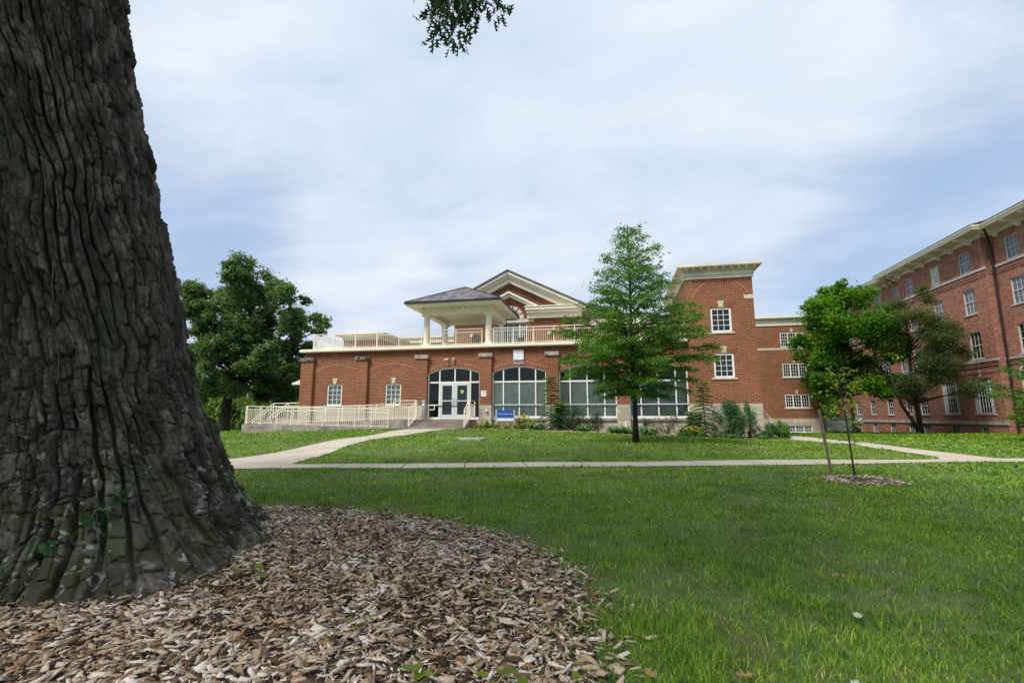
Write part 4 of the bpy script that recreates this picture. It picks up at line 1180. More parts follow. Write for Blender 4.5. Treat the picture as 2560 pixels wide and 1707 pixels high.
# ------------------------------------------------------------------ MAIN HALL
hall = thing('residence_hall', (-7, 30, .4), 'long orange-red brick hall with arched glass bays, roof deck, gable and square tower', 'building')
YW_ = 27.68
xfW = lambda u, v, w: (u, YW_ + w, v)
xfP = lambda u, v, w: (u, 27.5 + w, v)
def arc_fn(c, h, zs, rise):
    Rr = (h * h + rise * rise) / (2 * rise)
    return lambda u: zs + math.sqrt(max(0, Rr * Rr - (u - c)**2)) - (Rr - rise)
def wall(mb, xf, u0, u1, v0, v1, ops, depth, clipv=None):
    cuts = {u0, u1}
    for (a, b, vb, top) in ops:
        cuts |= {a, b}
        if callable(top): cuts |= set(np.linspace(a, b, 25).tolist())
    cuts = sorted(c for c in cuts if u0 - 1e-6 <= c <= u1 + 1e-6)
    for a, b in zip(cuts[:-1], cuts[1:]):
        if b - a < 1e-6: continue
        m = (a + b) / 2
        act = sorted([o for o in ops if o[0] < m < o[1]], key=lambda o: o[2])
        ca = cb = v0
        for o in act:
            if o[2] > min(ca, cb): mb.poly([xf(a, ca, 0), xf(b, cb, 0), xf(b, o[2], 0), xf(a, o[2], 0)])
            mb.poly([xf(a, o[2], 0), xf(b, o[2], 0), xf(b, o[2], depth), xf(a, o[2], depth)])
            ta, tb = (o[3](a), o[3](b)) if callable(o[3]) else (o[3], o[3])
            mb.poly([xf(a, ta, 0), xf(b, tb, 0), xf(b, tb, depth), xf(a, ta, depth)])
            ca, cb = ta, tb
        if v1 > min(ca, cb): mb.poly([xf(a, ca, 0), xf(b, cb, 0), xf(b, v1, 0), xf(a, v1, 0)])
    for (a, b, vb, top) in ops:
        for u in (a, b):
            t = top(u) if callable(top) else top
            mb.poly([xf(u, vb, 0), xf(u, t, 0), xf(u, t, depth), xf(u, vb, depth)])
BAYS = [(-10.93, -7.66, .97), (-6.92, -3.71, 1.04), (-2.99, .22, 1.04), (.90, 4.02, 1.04)]
ZS, RISE = 3.70, .34
arcs = [arc_fn((a + b) / 2, (b - a) / 2, ZS, RISE) for a, b, _ in BAYS]
W12 = [(-17.68, -16.62, 1.80, 3.12), (-13.70, -12.66, 1.80, 3.12)]
ops = [(a, b, z, arcs[i]) for i, (a, b, z) in enumerate(BAYS)] + W12
def split_wall():
    mb = MB()
    ops_hi = [(a, b, max(z, 1.78), t) for a, b, z, t in ops]
    wall(mb, xfW, -19.35, 4.1, 1.78, 5.16, ops_hi, .22)
    mb.box(-19.35, -19.15, YW_ + .002, 43, .0, 5.16)
    mb.box(-19.15, -11.6, 42.8, 43, 0, 5.16)
    mb.build('brick_wall', BRICK, hall)
    mb = MB()
    wall(mb, lambda u, v, w: (u, YW_ - .03 + w, v), -19.38, 4.1, -.3, 1.78, [(a, b, z, 1.78) for a, b, z in BAYS], .25)
    mb.box(-19.38, 4.1, YW_ - .03, YW_ + .0, 1.781, 1.80) if False else None
    mb.build('stone_base', STONEBLK, hall)
split_wall()
# interior room behind the glass
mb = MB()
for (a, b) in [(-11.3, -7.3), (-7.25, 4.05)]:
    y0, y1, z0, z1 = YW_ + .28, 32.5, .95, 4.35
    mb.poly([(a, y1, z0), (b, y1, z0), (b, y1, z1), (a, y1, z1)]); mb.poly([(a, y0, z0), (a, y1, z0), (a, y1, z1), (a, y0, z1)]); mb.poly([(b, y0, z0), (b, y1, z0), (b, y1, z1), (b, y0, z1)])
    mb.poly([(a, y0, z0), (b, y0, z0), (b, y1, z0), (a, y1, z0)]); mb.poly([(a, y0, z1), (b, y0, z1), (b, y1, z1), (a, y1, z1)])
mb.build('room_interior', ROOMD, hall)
for x, y in [(-5.9, 29.2), (-5.1, 30.2), (-2.0, 29.6), (-.9, 30.6), (2.0, 29.5), (2.9, 30.6)]:
    mb = MB(); mb.box(x - .5, x + .5, y - .06, y + .06, 4.28, 4.33); mb.build('ceiling_lamp', LAMPON, hall)
# pilasters and caps
PIL = [(-19.50, -18.63), (-15.64, -14.86), (-11.66, -10.93), (-7.65, -6.93), (-3.71, -3.00), (.23, .89)]
for i, (a, b) in enumerate(PIL):
    mb = MB(); z0 = 1.78
    mb.box(a, b, 27.5, YW_ + .2 if False else YW_ + .0, z0, 4.60)
    p = mb.build('pilaster', BRICK, hall)
    mb = MB(); mb.box(a - .06, b + .06, 27.42, YW_ + .0, 4.60, 4.82)
    c = mb.build('cap', SOOT if i in (0, 1) else CAPST, p)
    c['label'] = 'black stained stone cap' if i < 2 else 'pale stone cap'
    mb = MB(); mb.box(a - .02, b + .02, 27.46, YW_ - .031, -.3, 1.78); mb.build('plinth', STONEBLK, p)
# soldier course under the deck edge and arch rings
mb = MB()
x = -19.3
while x < 4.05:
    mb.box(x, x + .082, YW_ - .012, YW_ + .01, 4.96, 5.155); x += .093
mb.build('soldier_course', VOUS, hall)
def ring(mb, c, h, zs, rise, r_in, r_out, front, back, xf, dx=.093, z_center=None):
    Rr = (h * h + rise * rise) / (2 * rise); cz = zs + rise - Rr
    ang = math.asin(min(1, h / Rr)); n = int(2 * ang * Rr / dx)
    for i in range(n):
        a0 = -ang + 2 * ang * (i + .12) / n; a1 = -ang + 2 * ang * (i + .88) / n
        P = []
        for w in (front, back):
            P += [xf(c + (Rr + r_in) * math.sin(a0), cz + (Rr + r_in) * math.cos(a0), w), xf(c + (Rr + r_in) * math.sin(a1), cz + (Rr + r_in) * math.cos(a1), w),
                  xf(c + (Rr + r_out) * math.sin(a1), cz + (Rr + r_out) * math.cos(a1), w), xf(c + (Rr + r_out) * math.sin(a0), cz + (Rr + r_out) * math.cos(a0), w)]
        mb.hexa(P)
for i, (a, b, z) in enumerate(BAYS):
    mb = MB(); ring(mb, (a + b) / 2, (b - a) / 2 - .04, ZS, RISE, .02, .235, -.014, .01, xfW, .11)
    ba = mb.build('brick_arch', VOUS, hall)
    mb = MB(); ring_bed(mb, (a + b) / 2, (b - a) / 2 - .03, ZS, RISE, .0, .262, -.009, .01, xfW); mb.build('mortar', MORTAR, ba)
for c, h in [(-17.1, 1.5), (-13.22, 1.6)]:
    mb = MB(); ring(mb, c, h, 3.72, .40, .02, .205, -.022, .01, xfW, .11); ba = mb.build('brick_arch', VOUS, hall)
    mb = MB(); ring_bed(mb, c, h, 3.72, .40, -.01, .24, -.014, .01, xfW); mb.build('mortar', MORTAR, ba)

def keystone(parent, xf, c, z0, z1, wb=.09, wt=.165, pr=-.03, mat=STONE):
    mb = MB(); mb.hexa([xf(c - wb, z0, pr), xf(c + wb, z0, pr), xf(c + wb, z0, .02), xf(c - wb, z0, .02), xf(c - wt, z1, pr), xf(c + wt, z1, pr), xf(c + wt, z1, .02), xf(c - wt, z1, .02)])
    return mb.build('keystone', mat, parent)
def window(parent, xf, a, b, z0, z1, nc, nr, glass, fr=.07, inset=.09, mun=.020, sash=False, sill=True, sillm=STONE, blind=None, mat=WHITE, name='window', posts=None, inner=None):
    mb = MB()
    w0, w1 = inset - .045, inset + .05
    mb.ubox(xf, a, a + fr, z0, z1, w0, w1); mb.ubox(xf, b - fr, b, z0, z1, w0, w1)
    mb.ubox(xf, a + fr, b - fr, z0, z0 + fr, w0, w1); mb.ubox(xf, a + fr, b - fr, z1 - fr, z1, w0, w1)
    A, B, C_, D_ = a + fr, b - fr, z0 + fr, z1 - fr
    segs = [(A, B)]
    if posts:
        e = [A] + posts + [B]; segs = []
        for q in posts: mb.ubox(xf, q - .045, q + .045, C_, D_, w0 + .004, w1)
        for i in range(len(e) - 1): segs.append((e[i] + (.045 if i else 0), e[i + 1] - (.045 if i < len(e) - 2 else 0)))
    if sash: mb.ubox(xf, A, B, (C_ + D_) / 2 - .025, (C_ + D_) / 2 + .025, w0 + .01, w1)
    for (sa, sb) in segs:
        for i in range(1, nc): u = sa + (sb - sa) * i / nc; mb.ubox(xf, u - mun / 2, u + mun / 2, C_, D_, inset - .018, inset + .012)
    for i in range(1, nr):
        v = C_ + (D_ - C_) * i / nr
        if sash and abs(v - (C_ + D_) / 2) < .03: continue
        for (sa, sb) in segs: mb.ubox(xf, sa, sb, v - mun / 2, v + mun / 2, inset - .016, inset + .010)
    w = mb.build(name, mat, parent)
    g = MB(); g.poly([xf(A, C_, inset + .015), xf(B, C_, inset + .015), xf(B, D_, inset + .015), xf(A, D_, inset + .015)]); g.build('pane', glass, w)
    if inner:
        g = MB(); g.poly([xf(A, C_, inset + .10), xf(B, C_, inset + .10), xf(B, D_, inset + .10), xf(A, D_, inset + .10)]); g.build('blind', inner, w)
    if sill:
        s = MB(); s.ubox(xf, a - .12, b + .12, z0 - .085, z0 - .001, -.05, w0); s.build('sill', sillm, w)
    return w
for (a, b, z0, z1) in W12:
    w = window(hall, xfW, a, b, z0, z1, 3, 4, CLEAR, .09, .10, .028, inner=BLIND3)
    keystone(w, xfW, (a + b) / 2 + .02, z1 + .02, z1 + .38)

# glazed bays
def bay(i, mull, rails, nm, blind=None):
    a, b, z0 = BAYS[i]; f = arcs[i]; xf = lambda u, v, w: (u, YW_ + .10 + w, v)
    mb = MB(); t = .07
    mb.ubox(xf, a, a + t, z0, f(a), -.05, .06); mb.ubox(xf, b - t, b, z0, f(b), -.05, .06); mb.ubox(xf, a + t, b - t, z0, z0 + .12, -.05, .06)
    us = np.linspace(a, b, 25)
    for u0, u1 in zip(us[:-1], us[1:]):
        P = []
        for v in (0, 1):
            pass
        P = [xf(u0, f(u0) - t, -.055), xf(u1, f(u1) - t, -.055), xf(u1, f(u1) - t, .06), xf(u0, f(u0) - t, .06), xf(u0, f(u0), -.055), xf(u1, f(u1), -.055), xf(u1, f(u1), .06), xf(u0, f(u0), .06)]
        mb.hexa(P)
    for m in mull: mb.ubox(xf, m - .035, m + .035, z0 + .1, f(m) - t * .6, -.04, .05)
    for (r, ra, rb, th) in rails: mb.ubox(xf, ra if ra is not None else a + t, rb if rb is not None else b - t, r - th / 2, r + th / 2, -.045, .052)
    w = mb.build(nm, ALU if i else ALU, hall)
    g = MB()
    for u0, u1 in zip(us[:-1], us[1:]): g.poly([xf(u0, z0 + .1, .0), xf(u1, z0 + .1, .0), xf(u1, f(u1) - .03, .0), xf(u0, f(u0) - .03, .0)])
    g.build('pane', CLEAR, w)
    if blind:
        g = MB(); g.poly([xf(a + .05, z0 + .05, .14), xf(b - .05, z0 + .05, .14), xf(b - .05, 3.13, .14), xf(a + .05, 3.13, .14)]); g.build('blind', blind, w)
    s = MB(); s.box(a - .02, b + .02, YW_ - .12, YW_ + .03, z0 - .13, z0 - .002)
    if i: s.build('sill', CONC, w)
    return w
bay(0, [-10.20, -9.24, -8.27], [(3.15, None, None, .09), (1.80, -10.86, -10.24, .08)], 'entrance_glazing')
bay(1, [-6.26, -5.31, -4.35], [(3.14, None, None, .09), (1.79, None, None, .07)], 'arched_window', BLIND)
bay(2, [-2.36, -1.40, -.45], [(3.12, None, None, .09), (1.79, None, None, .07)], 'arched_window', BLIND)
bay(3, [1.52, 2.44, 3.38], [(3.10, None, None, .09), (1.79, None, None, .07)], 'arched_window', BLIND2)
# the pair of entrance doors
yd = YW_ + .04
for k, (a, b) in enumerate([(-10.165, -9.245), (-9.235, -8.305)]):
    mb = MB(); z0, z1 = .98, 3.10
    mb.box(a, a + .16, yd, yd + .07, z0, z1); mb.box(b - .16, b, yd, yd + .07, z0, z1); mb.box(a + .16, b - .16, yd, yd + .07, z0, z0 + .26); mb.box(a + .16, b - .16, yd, yd + .07, z1 - .14, z1)
    mb.box(a + .16, b - .16, yd + .005, yd + .06, 2.02, 2.08)
    d = mb.build('door', M('silver_door_aluminium', (.60, .62, .60), (.54, .56, .54), 4, .4), hall)
    g = MB(); g.poly([(a + .16, yd + .035, z0 + .26), (b - .16, yd + .035, z0 + .26), (b - .16, yd + .035, z1 - .14), (a + .16, yd + .035, z1 - .14)]); g.build('pane', CLEAR, d)
    hx = b - .08 if k == 0 else a + .08
    h = MB(); h.tube([(hx, yd - .002, 1.9), (hx, yd - .06, 1.9), (hx, yd - .06, 2.2), (hx, yd - .002, 2.2)], .013, 8); h.build('handle', GREYM, d)
# door sticker
st = MB(); st.tube([(-8.78, yd + .030, 2.60), (-8.78, yd + .024, 2.60)], .105, 20)
sto = st.build('door_sticker', YELP, hall); sto['label'] = 'round yellow-green sticker on the right door'
st = MB(); st.box(-8.89, -8.67, yd + .026, yd + .032, 2.42, 2.49); st.build('blue_strip', BLUE, sto)
st = MB(); st.tube([(-8.78, yd + .0235, 2.60), (-8.78, yd + .0215, 2.60)], .045, 16); st.build('dark_dot', M('green_ink', (.08, .2, .05)), sto)

# deck edge
mb = MB()
mb.box(-19.60, 4.1, 27.36, 28.0, 5.20, 5.30); mb.box(-19.52, 4.1, 27.42, 27.69, 5.161, 5.20); mb.box(-19.56, 4.1, 27.40, 28.0, 5.301, 5.36)
mb.box(-19.60, -19.0, 28.0, 43, 5.20, 5.42)
mb.build('deck_fascia', CREAM, hall)
mb = MB(); mb.box(-19.0, 4.1, 28.0, 43, 5.16, 5.345); mb.build('deck_floor', DECKM, hall)

# gable block
YG = 34.0
xfG = lambda u, v, w: (u, YG + w, v)
GC = -7.2
wfn = lambda u: 11.15 - .5 * abs(u - GC)
mb = MB()
def gable_wall():
    us = [-11.44, GC, -2.96]
    opsg = [(-8.42, -5.93, 5.36, 7.88)]
    # lower
    wall(mb, xfG, -11.44, -2.96, 5.3, 8.12, opsg, .25)
    wc = arc_fn(-7.17, .80, 8.12, .7999)
    cu = sorted(set(np.linspace(-7.97, -6.37, 25).tolist() + [-11.44, GC, -2.96]))
    for a, b in zip(cu[:-1], cu[1:]):
        lo = (lambda u: wc(u)) if a >= -7.98 and b <= -6.36 else (lambda u: 8.12)
        mb.poly([xfG(a, lo(a), 0), xfG(b, lo(b), 0), xfG(b, wfn(b), 0), xfG(a, wfn(a), 0)])
        if a >= -7.98 and b <= -6.36: mb.poly([xfG(a, lo(a), 0), xfG(b, lo(b), 0), xfG(b, lo(b), .2), xfG(a, lo(a), .2)])
    mb.box(-11.44, -11.2, YG + .26, 43, 5.3, 9.0); mb.box(-3.2, -2.96, YG + .26, 43, 5.3, 9.0)
gable_wall()
mb.build('gable_wall', BRICK, hall)
def rake(c, apex, half, slope, t, y0, y1, mat, name, parent=hall):
    mb = MB()
    for s in (-1, 1):
        poly = [(c, apex), (c + s * half, apex - slope * half), (c + s * half, apex - slope * half - t), (c, apex - t)]
        mb.prism(poly, lambda p, q, w: (p, w, q), y0, y1)
    return mb.build(name, mat, parent)
rake(GC, 11.58, 5.5, .5, .24, 33.20, 44, CREAM2, 'raking_cornice')
rake(GC, 11.35, 5.35, .5, .20, 33.42, 34.0, CREAM, 'raking_frieze')
rake(GC, 11.14, 5.2, .5, .34, 33.62, 34.0, CREAM, 'raking_band')
rake(GC, 11.66, 5.55, .5, .075, 33.10, 44, TERRA, 'gable_roof')
rake(GC, 10.15, 2.35, .53, .16, 33.45, 34.0, CREAM, 'small_pediment_cornice')
rake(GC, 9.98, 2.25, .53, .20, 33.65, 34.0, CREAM, 'small_pediment_band')
rake(GC, 10.20, 2.4, .53, .045, 33.42, 34.0, TERRA, 'small_pediment_roof')
for (a, b) in [(-5.95, -1.85), (-12.6, -8.45)]:
    mb = MB()
    mb.box(a, b, 33.35, 34.0 if a > -9 else 34.0, 8.66, 8.86); mb.box(a + .06, b - .06, 33.48, 34.0, 8.46, 8.659); mb.box(a + .1, b - .12, 33.70, 34.0, 8.12, 8.459)
    mb.box(a - .05, b + .05, 33.28, 34.0, 8.861, 8.92)
    mb.build('entablature', CREAM, hall)
mb = MB()
mb.prism([(-3.0, 8.9), (1.5, 8.9), (1.5, 9.1), (-1.6, 10.2), (-3.0, 9.6)], lambda p, q, w: (p, w, q), 38.5, 46); mb.build('rear_roof', TERRA, hall)
mb = MB(); mb.box(-2.9, 4.1, 39, 46, 5.3, 8.4); mb.build('rear_wall', BRICK, hall)
mb = MB(); mb.box(-3.05, 4.1, 38.6, 46, 8.4, 8.9); mb.build('rear_cornice', CREAM, hall)
# arched window of the gable
mb = MB(); ring(mb, -7.17, .80, 8.12, .7999, .0, .24, -.05, .02, xfG, .34); mb.build('stone_arch', STONE, hall)
mb = MB(); ring(mb, -7.17, 1.06, 8.14, 1.0599, .0, .10, -.03, .02, xfG, .10); mb.build('brick_arch', VOUS, hall)
mb = MB(); mb.box(-8.95, -5.40, YG - .06, YG + .02, 7.88, 8.118); mb.build('stone_lintel', STONE, hall)
window(hall, xfG, -8.42, -5.93, 5.38, 7.88, 3, 6, GGREY, .07, .12, .025, sill=False, posts=[-7.9, -6.48], name='palladian_window')
fw = MB()
xg = lambda u, v, w: (u, YG + .1 + w, v)
for k in range(12):
    a0, a1 = math.pi * k / 12, math.pi * (k + 1) / 12
    P = []
    for w in (-.03, .04):
        for (r_, a_) in ((.72, a0), (.72, a1), (.80, a1), (.80, a0)): P.append(xg(-7.17 + r_ * math.cos(a_), 8.13 + r_ * math.sin(a_), w))
    fw.hexa(P)
for a_ in (45, 90, 135): fw.bar(xg(-7.17, 8.13, 0), xg(-7.17 + .75 * math.cos(R(a_)), 8.13 + .75 * math.sin(R(a_)), 0), .03)
fo = fw.build('fanlight', WHITE, hall)
g = MB(); g.poly([xg(-7.17 + .75 * math.cos(math.pi * k / 16), 8.13 + .75 * math.sin(math.pi * k / 16), .02) for k in range(17)]); g.build('pane', GDARK, fo)
for x, lb in ((-10.0, 'pale wall lantern'), (-4.28, 'pale wall lantern')):
    mb = MB(); mb.lathe((x, YG - .12, 6.85), [(.06, 0), (.13, .05), (.15, .22), (.19, .28), (.02, .33)], 12); mb.box(x - .05, x + .05, YG - .1, YG + .01, 6.92, 7.05)
    mb.build('wall_lantern', WHITE, hall)
# roof block and low wall on the deck
mb = MB(); mb.box(-20.0 + .0, -17.0, 33.2, 37, 5.3, 6.85); bb = mb.build('roof_block', BRICK, hall)
mb = MB(); mb.box(-20.08, -16.92, 33.12, 37.1, 6.851, 7.12); mb.box(-20.2, -16.8, 33.0, 37.2, 7.12, 7.18); mb.box(-20.55, -16.45, 32.65, 37.5, 7.18, 7.30); mb.box(-20.2, -16.8, 33.0, 37.3, 7.301, 7.38); mb.build('cornice', CREAM2, bb)
mb = MB(); mb.box(-19.0, -11.2, 39.8, 40.4, 5.3, 7.52); lw = mb.build('parapet_wall', BRICK, hall)
mb = MB(); mb.box(-19.1, -11.2, 39.7, 40.5, 7.521, 7.95); mb.box(-19.2, -11.2, 39.55, 40.6, 7.951, 8.06); mb.build('cornice', CREAM2, lw)
mb = MB(); mb.prism([(-21.9, 3.32), (-21.9, 3.42), (-19.36, 4.35), (-19.36, 3.32)], lambda p, q, w: (p, w, q), 30, 32.5); mb.build('side_canopy', CREAM, hall)

# tower
TY = 27.45
xfT = lambda u, v, w: (u, TY + w, v)
TW = [(5.33, 6.39, 5.62, 6.96), (5.34, 6.38, 3.16, 4.47)]
mb = MB()
wall(mb, xfT, 4.1, 7.56, 1.80, 8.60, TW, .22)
mb.box(4.1, 4.3, TY + .001, 35, 1.8, 8.6); mb.box(7.36, 7.559, TY + .001, 35, 0, 8.6)
tw = mb.build('tower_wall', BRICK, hall)
mb = MB(); mb.box(4.06, 7.60, TY - .04, TY + .3, -.3, 1.799); mb.build('stone_base', STONEBLK, tw)
for (a, b, z0, z1) in TW:
    w = window(hall, xfT, a, b, z0, z1, 3, 4, GDARK, .10, .08, .026); keystone(w, xfT, (a + b) / 2 + .03, z1 + .03, z1 + .38)
    mb = MB(); mb.box((a + b) / 2 - .15, (a + b) / 2 + .2, TY + .002, TY + .02, z1 + .02, z1 + .3)
    for s in (-1, 1):
        for k in range(5):
            x0 = (a + b) / 2 + .03 + s * (.15 + k * .095)
            lean = s * (.02 + k * .012)
            P = []
            for yy in (TY - .012, TY + .01): P += [(x0, yy, z1 + .01), (x0 + s * .082, yy, z1 + .01), (x0 + s * .082 + lean * 1.6, yy, z1 + .30), (x0 + lean * 1.4, yy, z1 + .30)]
            mb.hexa(P)
    fa = mb.build('flat_arch', VOUS, w)
    mb = MB(); cx_ = (a + b) / 2 + .03; mb.hexa([(cx_ - .62, TY - .007, z1 + .004), (cx_ + .62, TY - .007, z1 + .004), (cx_ + .62, TY + .012, z1 + .004), (cx_ - .62, TY + .012, z1 + .004), (cx_ - .74, TY - .007, z1 + .315), (cx_ + .74, TY - .007, z1 + .315), (cx_ + .74, TY + .012, z1 + .315), (cx_ - .74, TY + .012, z1 + .315)]); mb.build('mortar', MORTAR, fa)
mb = MB(); ring(mb, 5.93, 1.30, 7.20, 1.10, .02, .26, -.018, .01, xfT, .12); ba = mb.build('brick_arch', VOUS, tw)
mb = MB(); ring_bed(mb, 5.93, 1.30, 7.20, 1.10, .0, .285, -.010, .01, xfT); mb.build('mortar', MORTAR, ba)
mb = MB(); mb.box(7.08, 7.60, TY - .04, TY + .02, 7.40, 7.62); mb.build('stone_block', STONE, tw)
mb = MB()
x = 4.12
while x < 7.5: mb.box(x, x + .082, TY - .012, TY + .01, 8.40, 8.595); x += .093
mb.build('soldier_course', VOUS, tw)
mb = MB()
mb.box(4.04, 7.62, TY - .06, 35.1, 8.602, 8.78); mb.box(3.99, 7.67, TY - .11, 35.1, 8.781, 8.80); mb.box(4.02, 7.64, TY - .08, 35.1, 8.801, 9.02); mb.box(3.92, 7.76, TY - .2, 35.2, 9.021, 9.10)
mb.box(3.70, 8.02, TY - .50, 35.5, 9.20, 9.34); mb.box(3.74, 7.98, TY - .46, 35.4, 9.16, 9.20); mb.box(3.95, 7.7, TY - .25, 35.3, 9.341, 9.40)
k = 4.1
while k < 7.6: mb.box(k, k + .12, TY - .40, TY - .19, 9.07, 9.16); k += .385
mb.box(3.9, 7.8, TY - .19, 35.2, 9.10, 9.162)
mb.build('tower_cornice', CREAM2, tw)
# right wing, set back
WY = 43.0
xfR = lambda u, v, w: (u, WY + w, v)
wb = []
for (z0, z1) in [(6.73, 7.93), (4.27, 5.38), (1.80, 2.88), (-.16, .39)]:
    wb.append((13.62, 15.42, z0, z1)); wb.append((9.55, 11.35, z0, z1))
mb = MB(); wall(mb, xfR, 6.5, 16.05, .97, 8.52, [o for o in wb if o[2] > 1], .2); mb.box(15.85, 16.049, WY + .001, 52, .97, 8.52); ww = mb.build('wing_wall', BRICK, hall)
mb = MB(); wall(mb, lambda u, v, w: (u, WY - .04 + w, v), 6.5, 16.09, -.8, .968, [(a, b, c, d) for a, b, c, d in wb if c < 1], .24); mb.box(15.9, 16.089, WY - .039, 52, -.8, .968); mb.build('stone_base', STONEBLK, ww)
mb = MB(); mb.box(6.5, 16.12, WY - .06, 52, 8.521, 9.12); mb.box(6.5, 16.3, WY - .35, 52, 9.121, 9.30); mb.box(6.5, 16.2, WY - .2, 52, 9.04, 9.12); mb.build('wing_cornice', CREAM, ww)
mb = MB(); mb.box(6.5, 16.08, WY - .03, WY + .01, 6.50, 6.68); mb.build('stone_band', STONE, ww)
for (a, b, z0, z1) in wb:
    wn = window(hall, xfR, a, b, z0, z1, 3, 4 if z0 > 0 else 2, GDARK if z0 > 0 else GGREY, .08, .06, .022, posts=[a + (b - a) * .33, a + (b - a) * .67], sill=z0 > 0 and z0 < 6)
    if z0 > 0: keystone(wn, xfR, (a + b) / 2, z1 + .04, z1 + .34, .07, .13)

# ------------------------------------------------------------------ things on the hall's front
def text(body, loc, size, mat, parent, name='lettering', ext=.002, rot=(R(90), 0, 0)):
    cu = bpy.data.curves.new('txt', 'FONT'); cu.body = body; cu.size = size; cu.extrude = ext; cu.align_x = 'CENTER'; cu.align_y = 'CENTER'
    o = bpy.data.objects.new('txt', cu); COL.objects.link(o)
    bpy.context.view_layer.update()
    me = bpy.data.meshes.new_from_object(o.evaluated_get(bpy.context.evaluated_depsgraph_get()))
    bpy.data.objects.remove(o)
    me.materials.clear(); me.materials.append(mat)
    r = bpy.data.objects.new(name, me); COL.objects.link(r)
    r.rotation_euler = rot; r.location = Vector(loc) - wloc(parent); r.parent = parent
    return r
sg = thing('name_sign', (-5.71, 25.8, .46), 'blue and white name sign on two grey posts before the first arched window', 'sign')
for x in (-6.20, -5.22):
    mb = MB(); mb.box(x - .045, x + .045, 25.76, 25.84, .40, 1.50); mb.build('post', GREYM, sg)
mb = MB(); mb.box(-6.154, -5.266, 25.775, 25.825, 1.055, 1.475); pn = mb.build('blue_panel', BLUE, sg)
text('Dana Residence Hall', (-5.71, 25.773, 1.27), .088, SIGNW, pn)
mb = MB(); mb.box(-6.154, -5.266, 25.78, 25.82, .89, 1.03); pn2 = mb.build('white_panel', SIGNW, sg)
text('7 1', (-5.71, 25.778, .96), .045, GREYM, pn2, 'number')
ns = thing('no_smoking_sign', (-7.385, 27.49, 2.46), 'small white square no smoking sign on the brick pilaster right of the doors', 'sign')
mb = MB(); mb.box(-7.545, -7.225, 27.485, 27.498, 2.29, 2.62); pp = mb.build('plate', SIGNW, ns)
mb = MB()
for k in range(20):
    a0, a1 = 2 * math.pi * k / 20, 2 * math.pi * (k + 1) / 20; P = []
    for yy in (27.481, 27.4845):
        for r_, a_ in ((.052, a0), (.052, a1), (.068, a1), (.068, a0)): P.append((-7.385 + r_ * math.cos(a_), yy, 2.52 + r_ * math.sin(a_)))
    mb.hexa(P)
mb.bar((-7.385 - .042, 27.482, 2.562), (-7.385 + .042, 27.482, 2.478), .012, .003); mb.build('prohibition_ring', REDP, pp)
text('NO SMOKING', (-7.385, 27.483, 2.40), .042, REDP, pp)
wp = thing('blank_wall_panel', (-5.33, 27.6, 4.66), 'blank white square panel above the first arched window', 'panel')
mb = MB(); mb.box(-5.64, -5.03, 27.60, 27.665, 4.40, 4.99); mb.build('panel', SIGNW, wp)
mb = MB(); mb.box(-5.66, -5.01, 27.645, 27.667, 4.13, 4.395)
mb.build('stained_backing', M('grey_mortar_stain', (.33, .27, .27), (.24, .12, .09), 7, .9), wp)
cc = thing('security_camera', (-9.71, 27.6, 4.52), 'small white security camera above the entrance arch', 'camera')
mb = MB(); mb.box(-9.74, -9.68, 27.55, 27.668, 4.5, 4.56); mb.tube([(-9.62, 27.52, 4.52), (-9.68, 27.46, 4.51), (-9.82, 27.38, 4.47)], .045, 10); mb.build('camera_body', WHITE, cc)
mb = MB(); mb.tube([(-9.82, 27.38, 4.47), (-9.85, 27.36, 4.462)], .03, 10); mb.build('lens', BLACKM, cc)
wl = thing('wall_lamp', (-9.29, 27.6, 4.49), 'oval grey bulkhead lamp above the entrance arch', 'lamp')
mb = MB(); mb.lathe((-9.29, 27.58, 4.38), [(.03, 0), (.075, .05), (.085, .15), (.06, .22), (.02, .25)], 14); mb.build('housing', GREYM, wl, True)
mb = MB(); mb.lathe((-9.29, 27.57, 4.335), [(.02, 0), (.045, .02), (.05, .045)], 12); mb.build('lens', CREAM, wl, True)
sc_ = thing('floodlight', (-7.18, 27.4, 1.45), 'little white floodlight on the stone base right of the steps', 'lamp')
mb = MB(); mb.box(-7.24, -7.12, 27.40, 27.455, 1.43, 1.53); mb.tube([(-7.18, 27.41, 1.46), (-7.18, 27.33, 1.40)], .05, 10); mb.build('lamp_head', WHITE, sc_)

# entrance steps, landing, ramp
stp = thing('entrance_steps', (-9.4, 26, .45), 'weathered concrete steps and landing before the glass entrance doors', 'steps')
mb = MB()
for k, (y0, zt) in enumerate([(25.25, .575), (25.62, .70), (25.99, .825), (26.36, .955)]):
    mb.box(-11.15 + .03 * k, -7.80 - .03 * k, y0, (26.36 if k < 3 else 27.649) if k == 3 else [25.62, 25.99, 26.36][k], -.2, zt)
mb.build('steps', STEPC, stp)
mb = MB()
for k, (y0, zt) in enumerate([(25.25, .575), (25.62, .70), (25.99, .825), (26.36, .955)]): mb.box(-11.15 + .03 * k, -7.80 - .03 * k, y0 - .015, y0 + .05, zt + .001, zt + .010)
mb.build('nosing', M('worn_step_edge', (.42, .37, .31), (.30, .26, .22), 5, .9), stp)
rmp = thing('wheelchair_ramp', (-16, 26, .3), 'long stained concrete wheelchair ramp in two runs left of the entrance steps', 'ramp')
mb = MB()
mb.prism([(-21.5, -.3), (-12.2, -.3), (-12.2, .47), (-21.5, .68)], lambda p, q, w: (p, w, q), 25.15, 26.35); mb.build('lower_run', CONC, rmp)
mb = MB()
mb.prism([(-21.5, -.3), (-11.2, -.3), (-11.2, .955), (-12.3, .94), (-20.2, .68), (-21.5, .68)], lambda p, q, w: (p, w, q), 26.352, 27.645); mb.build('upper_run', CONC, rmp)

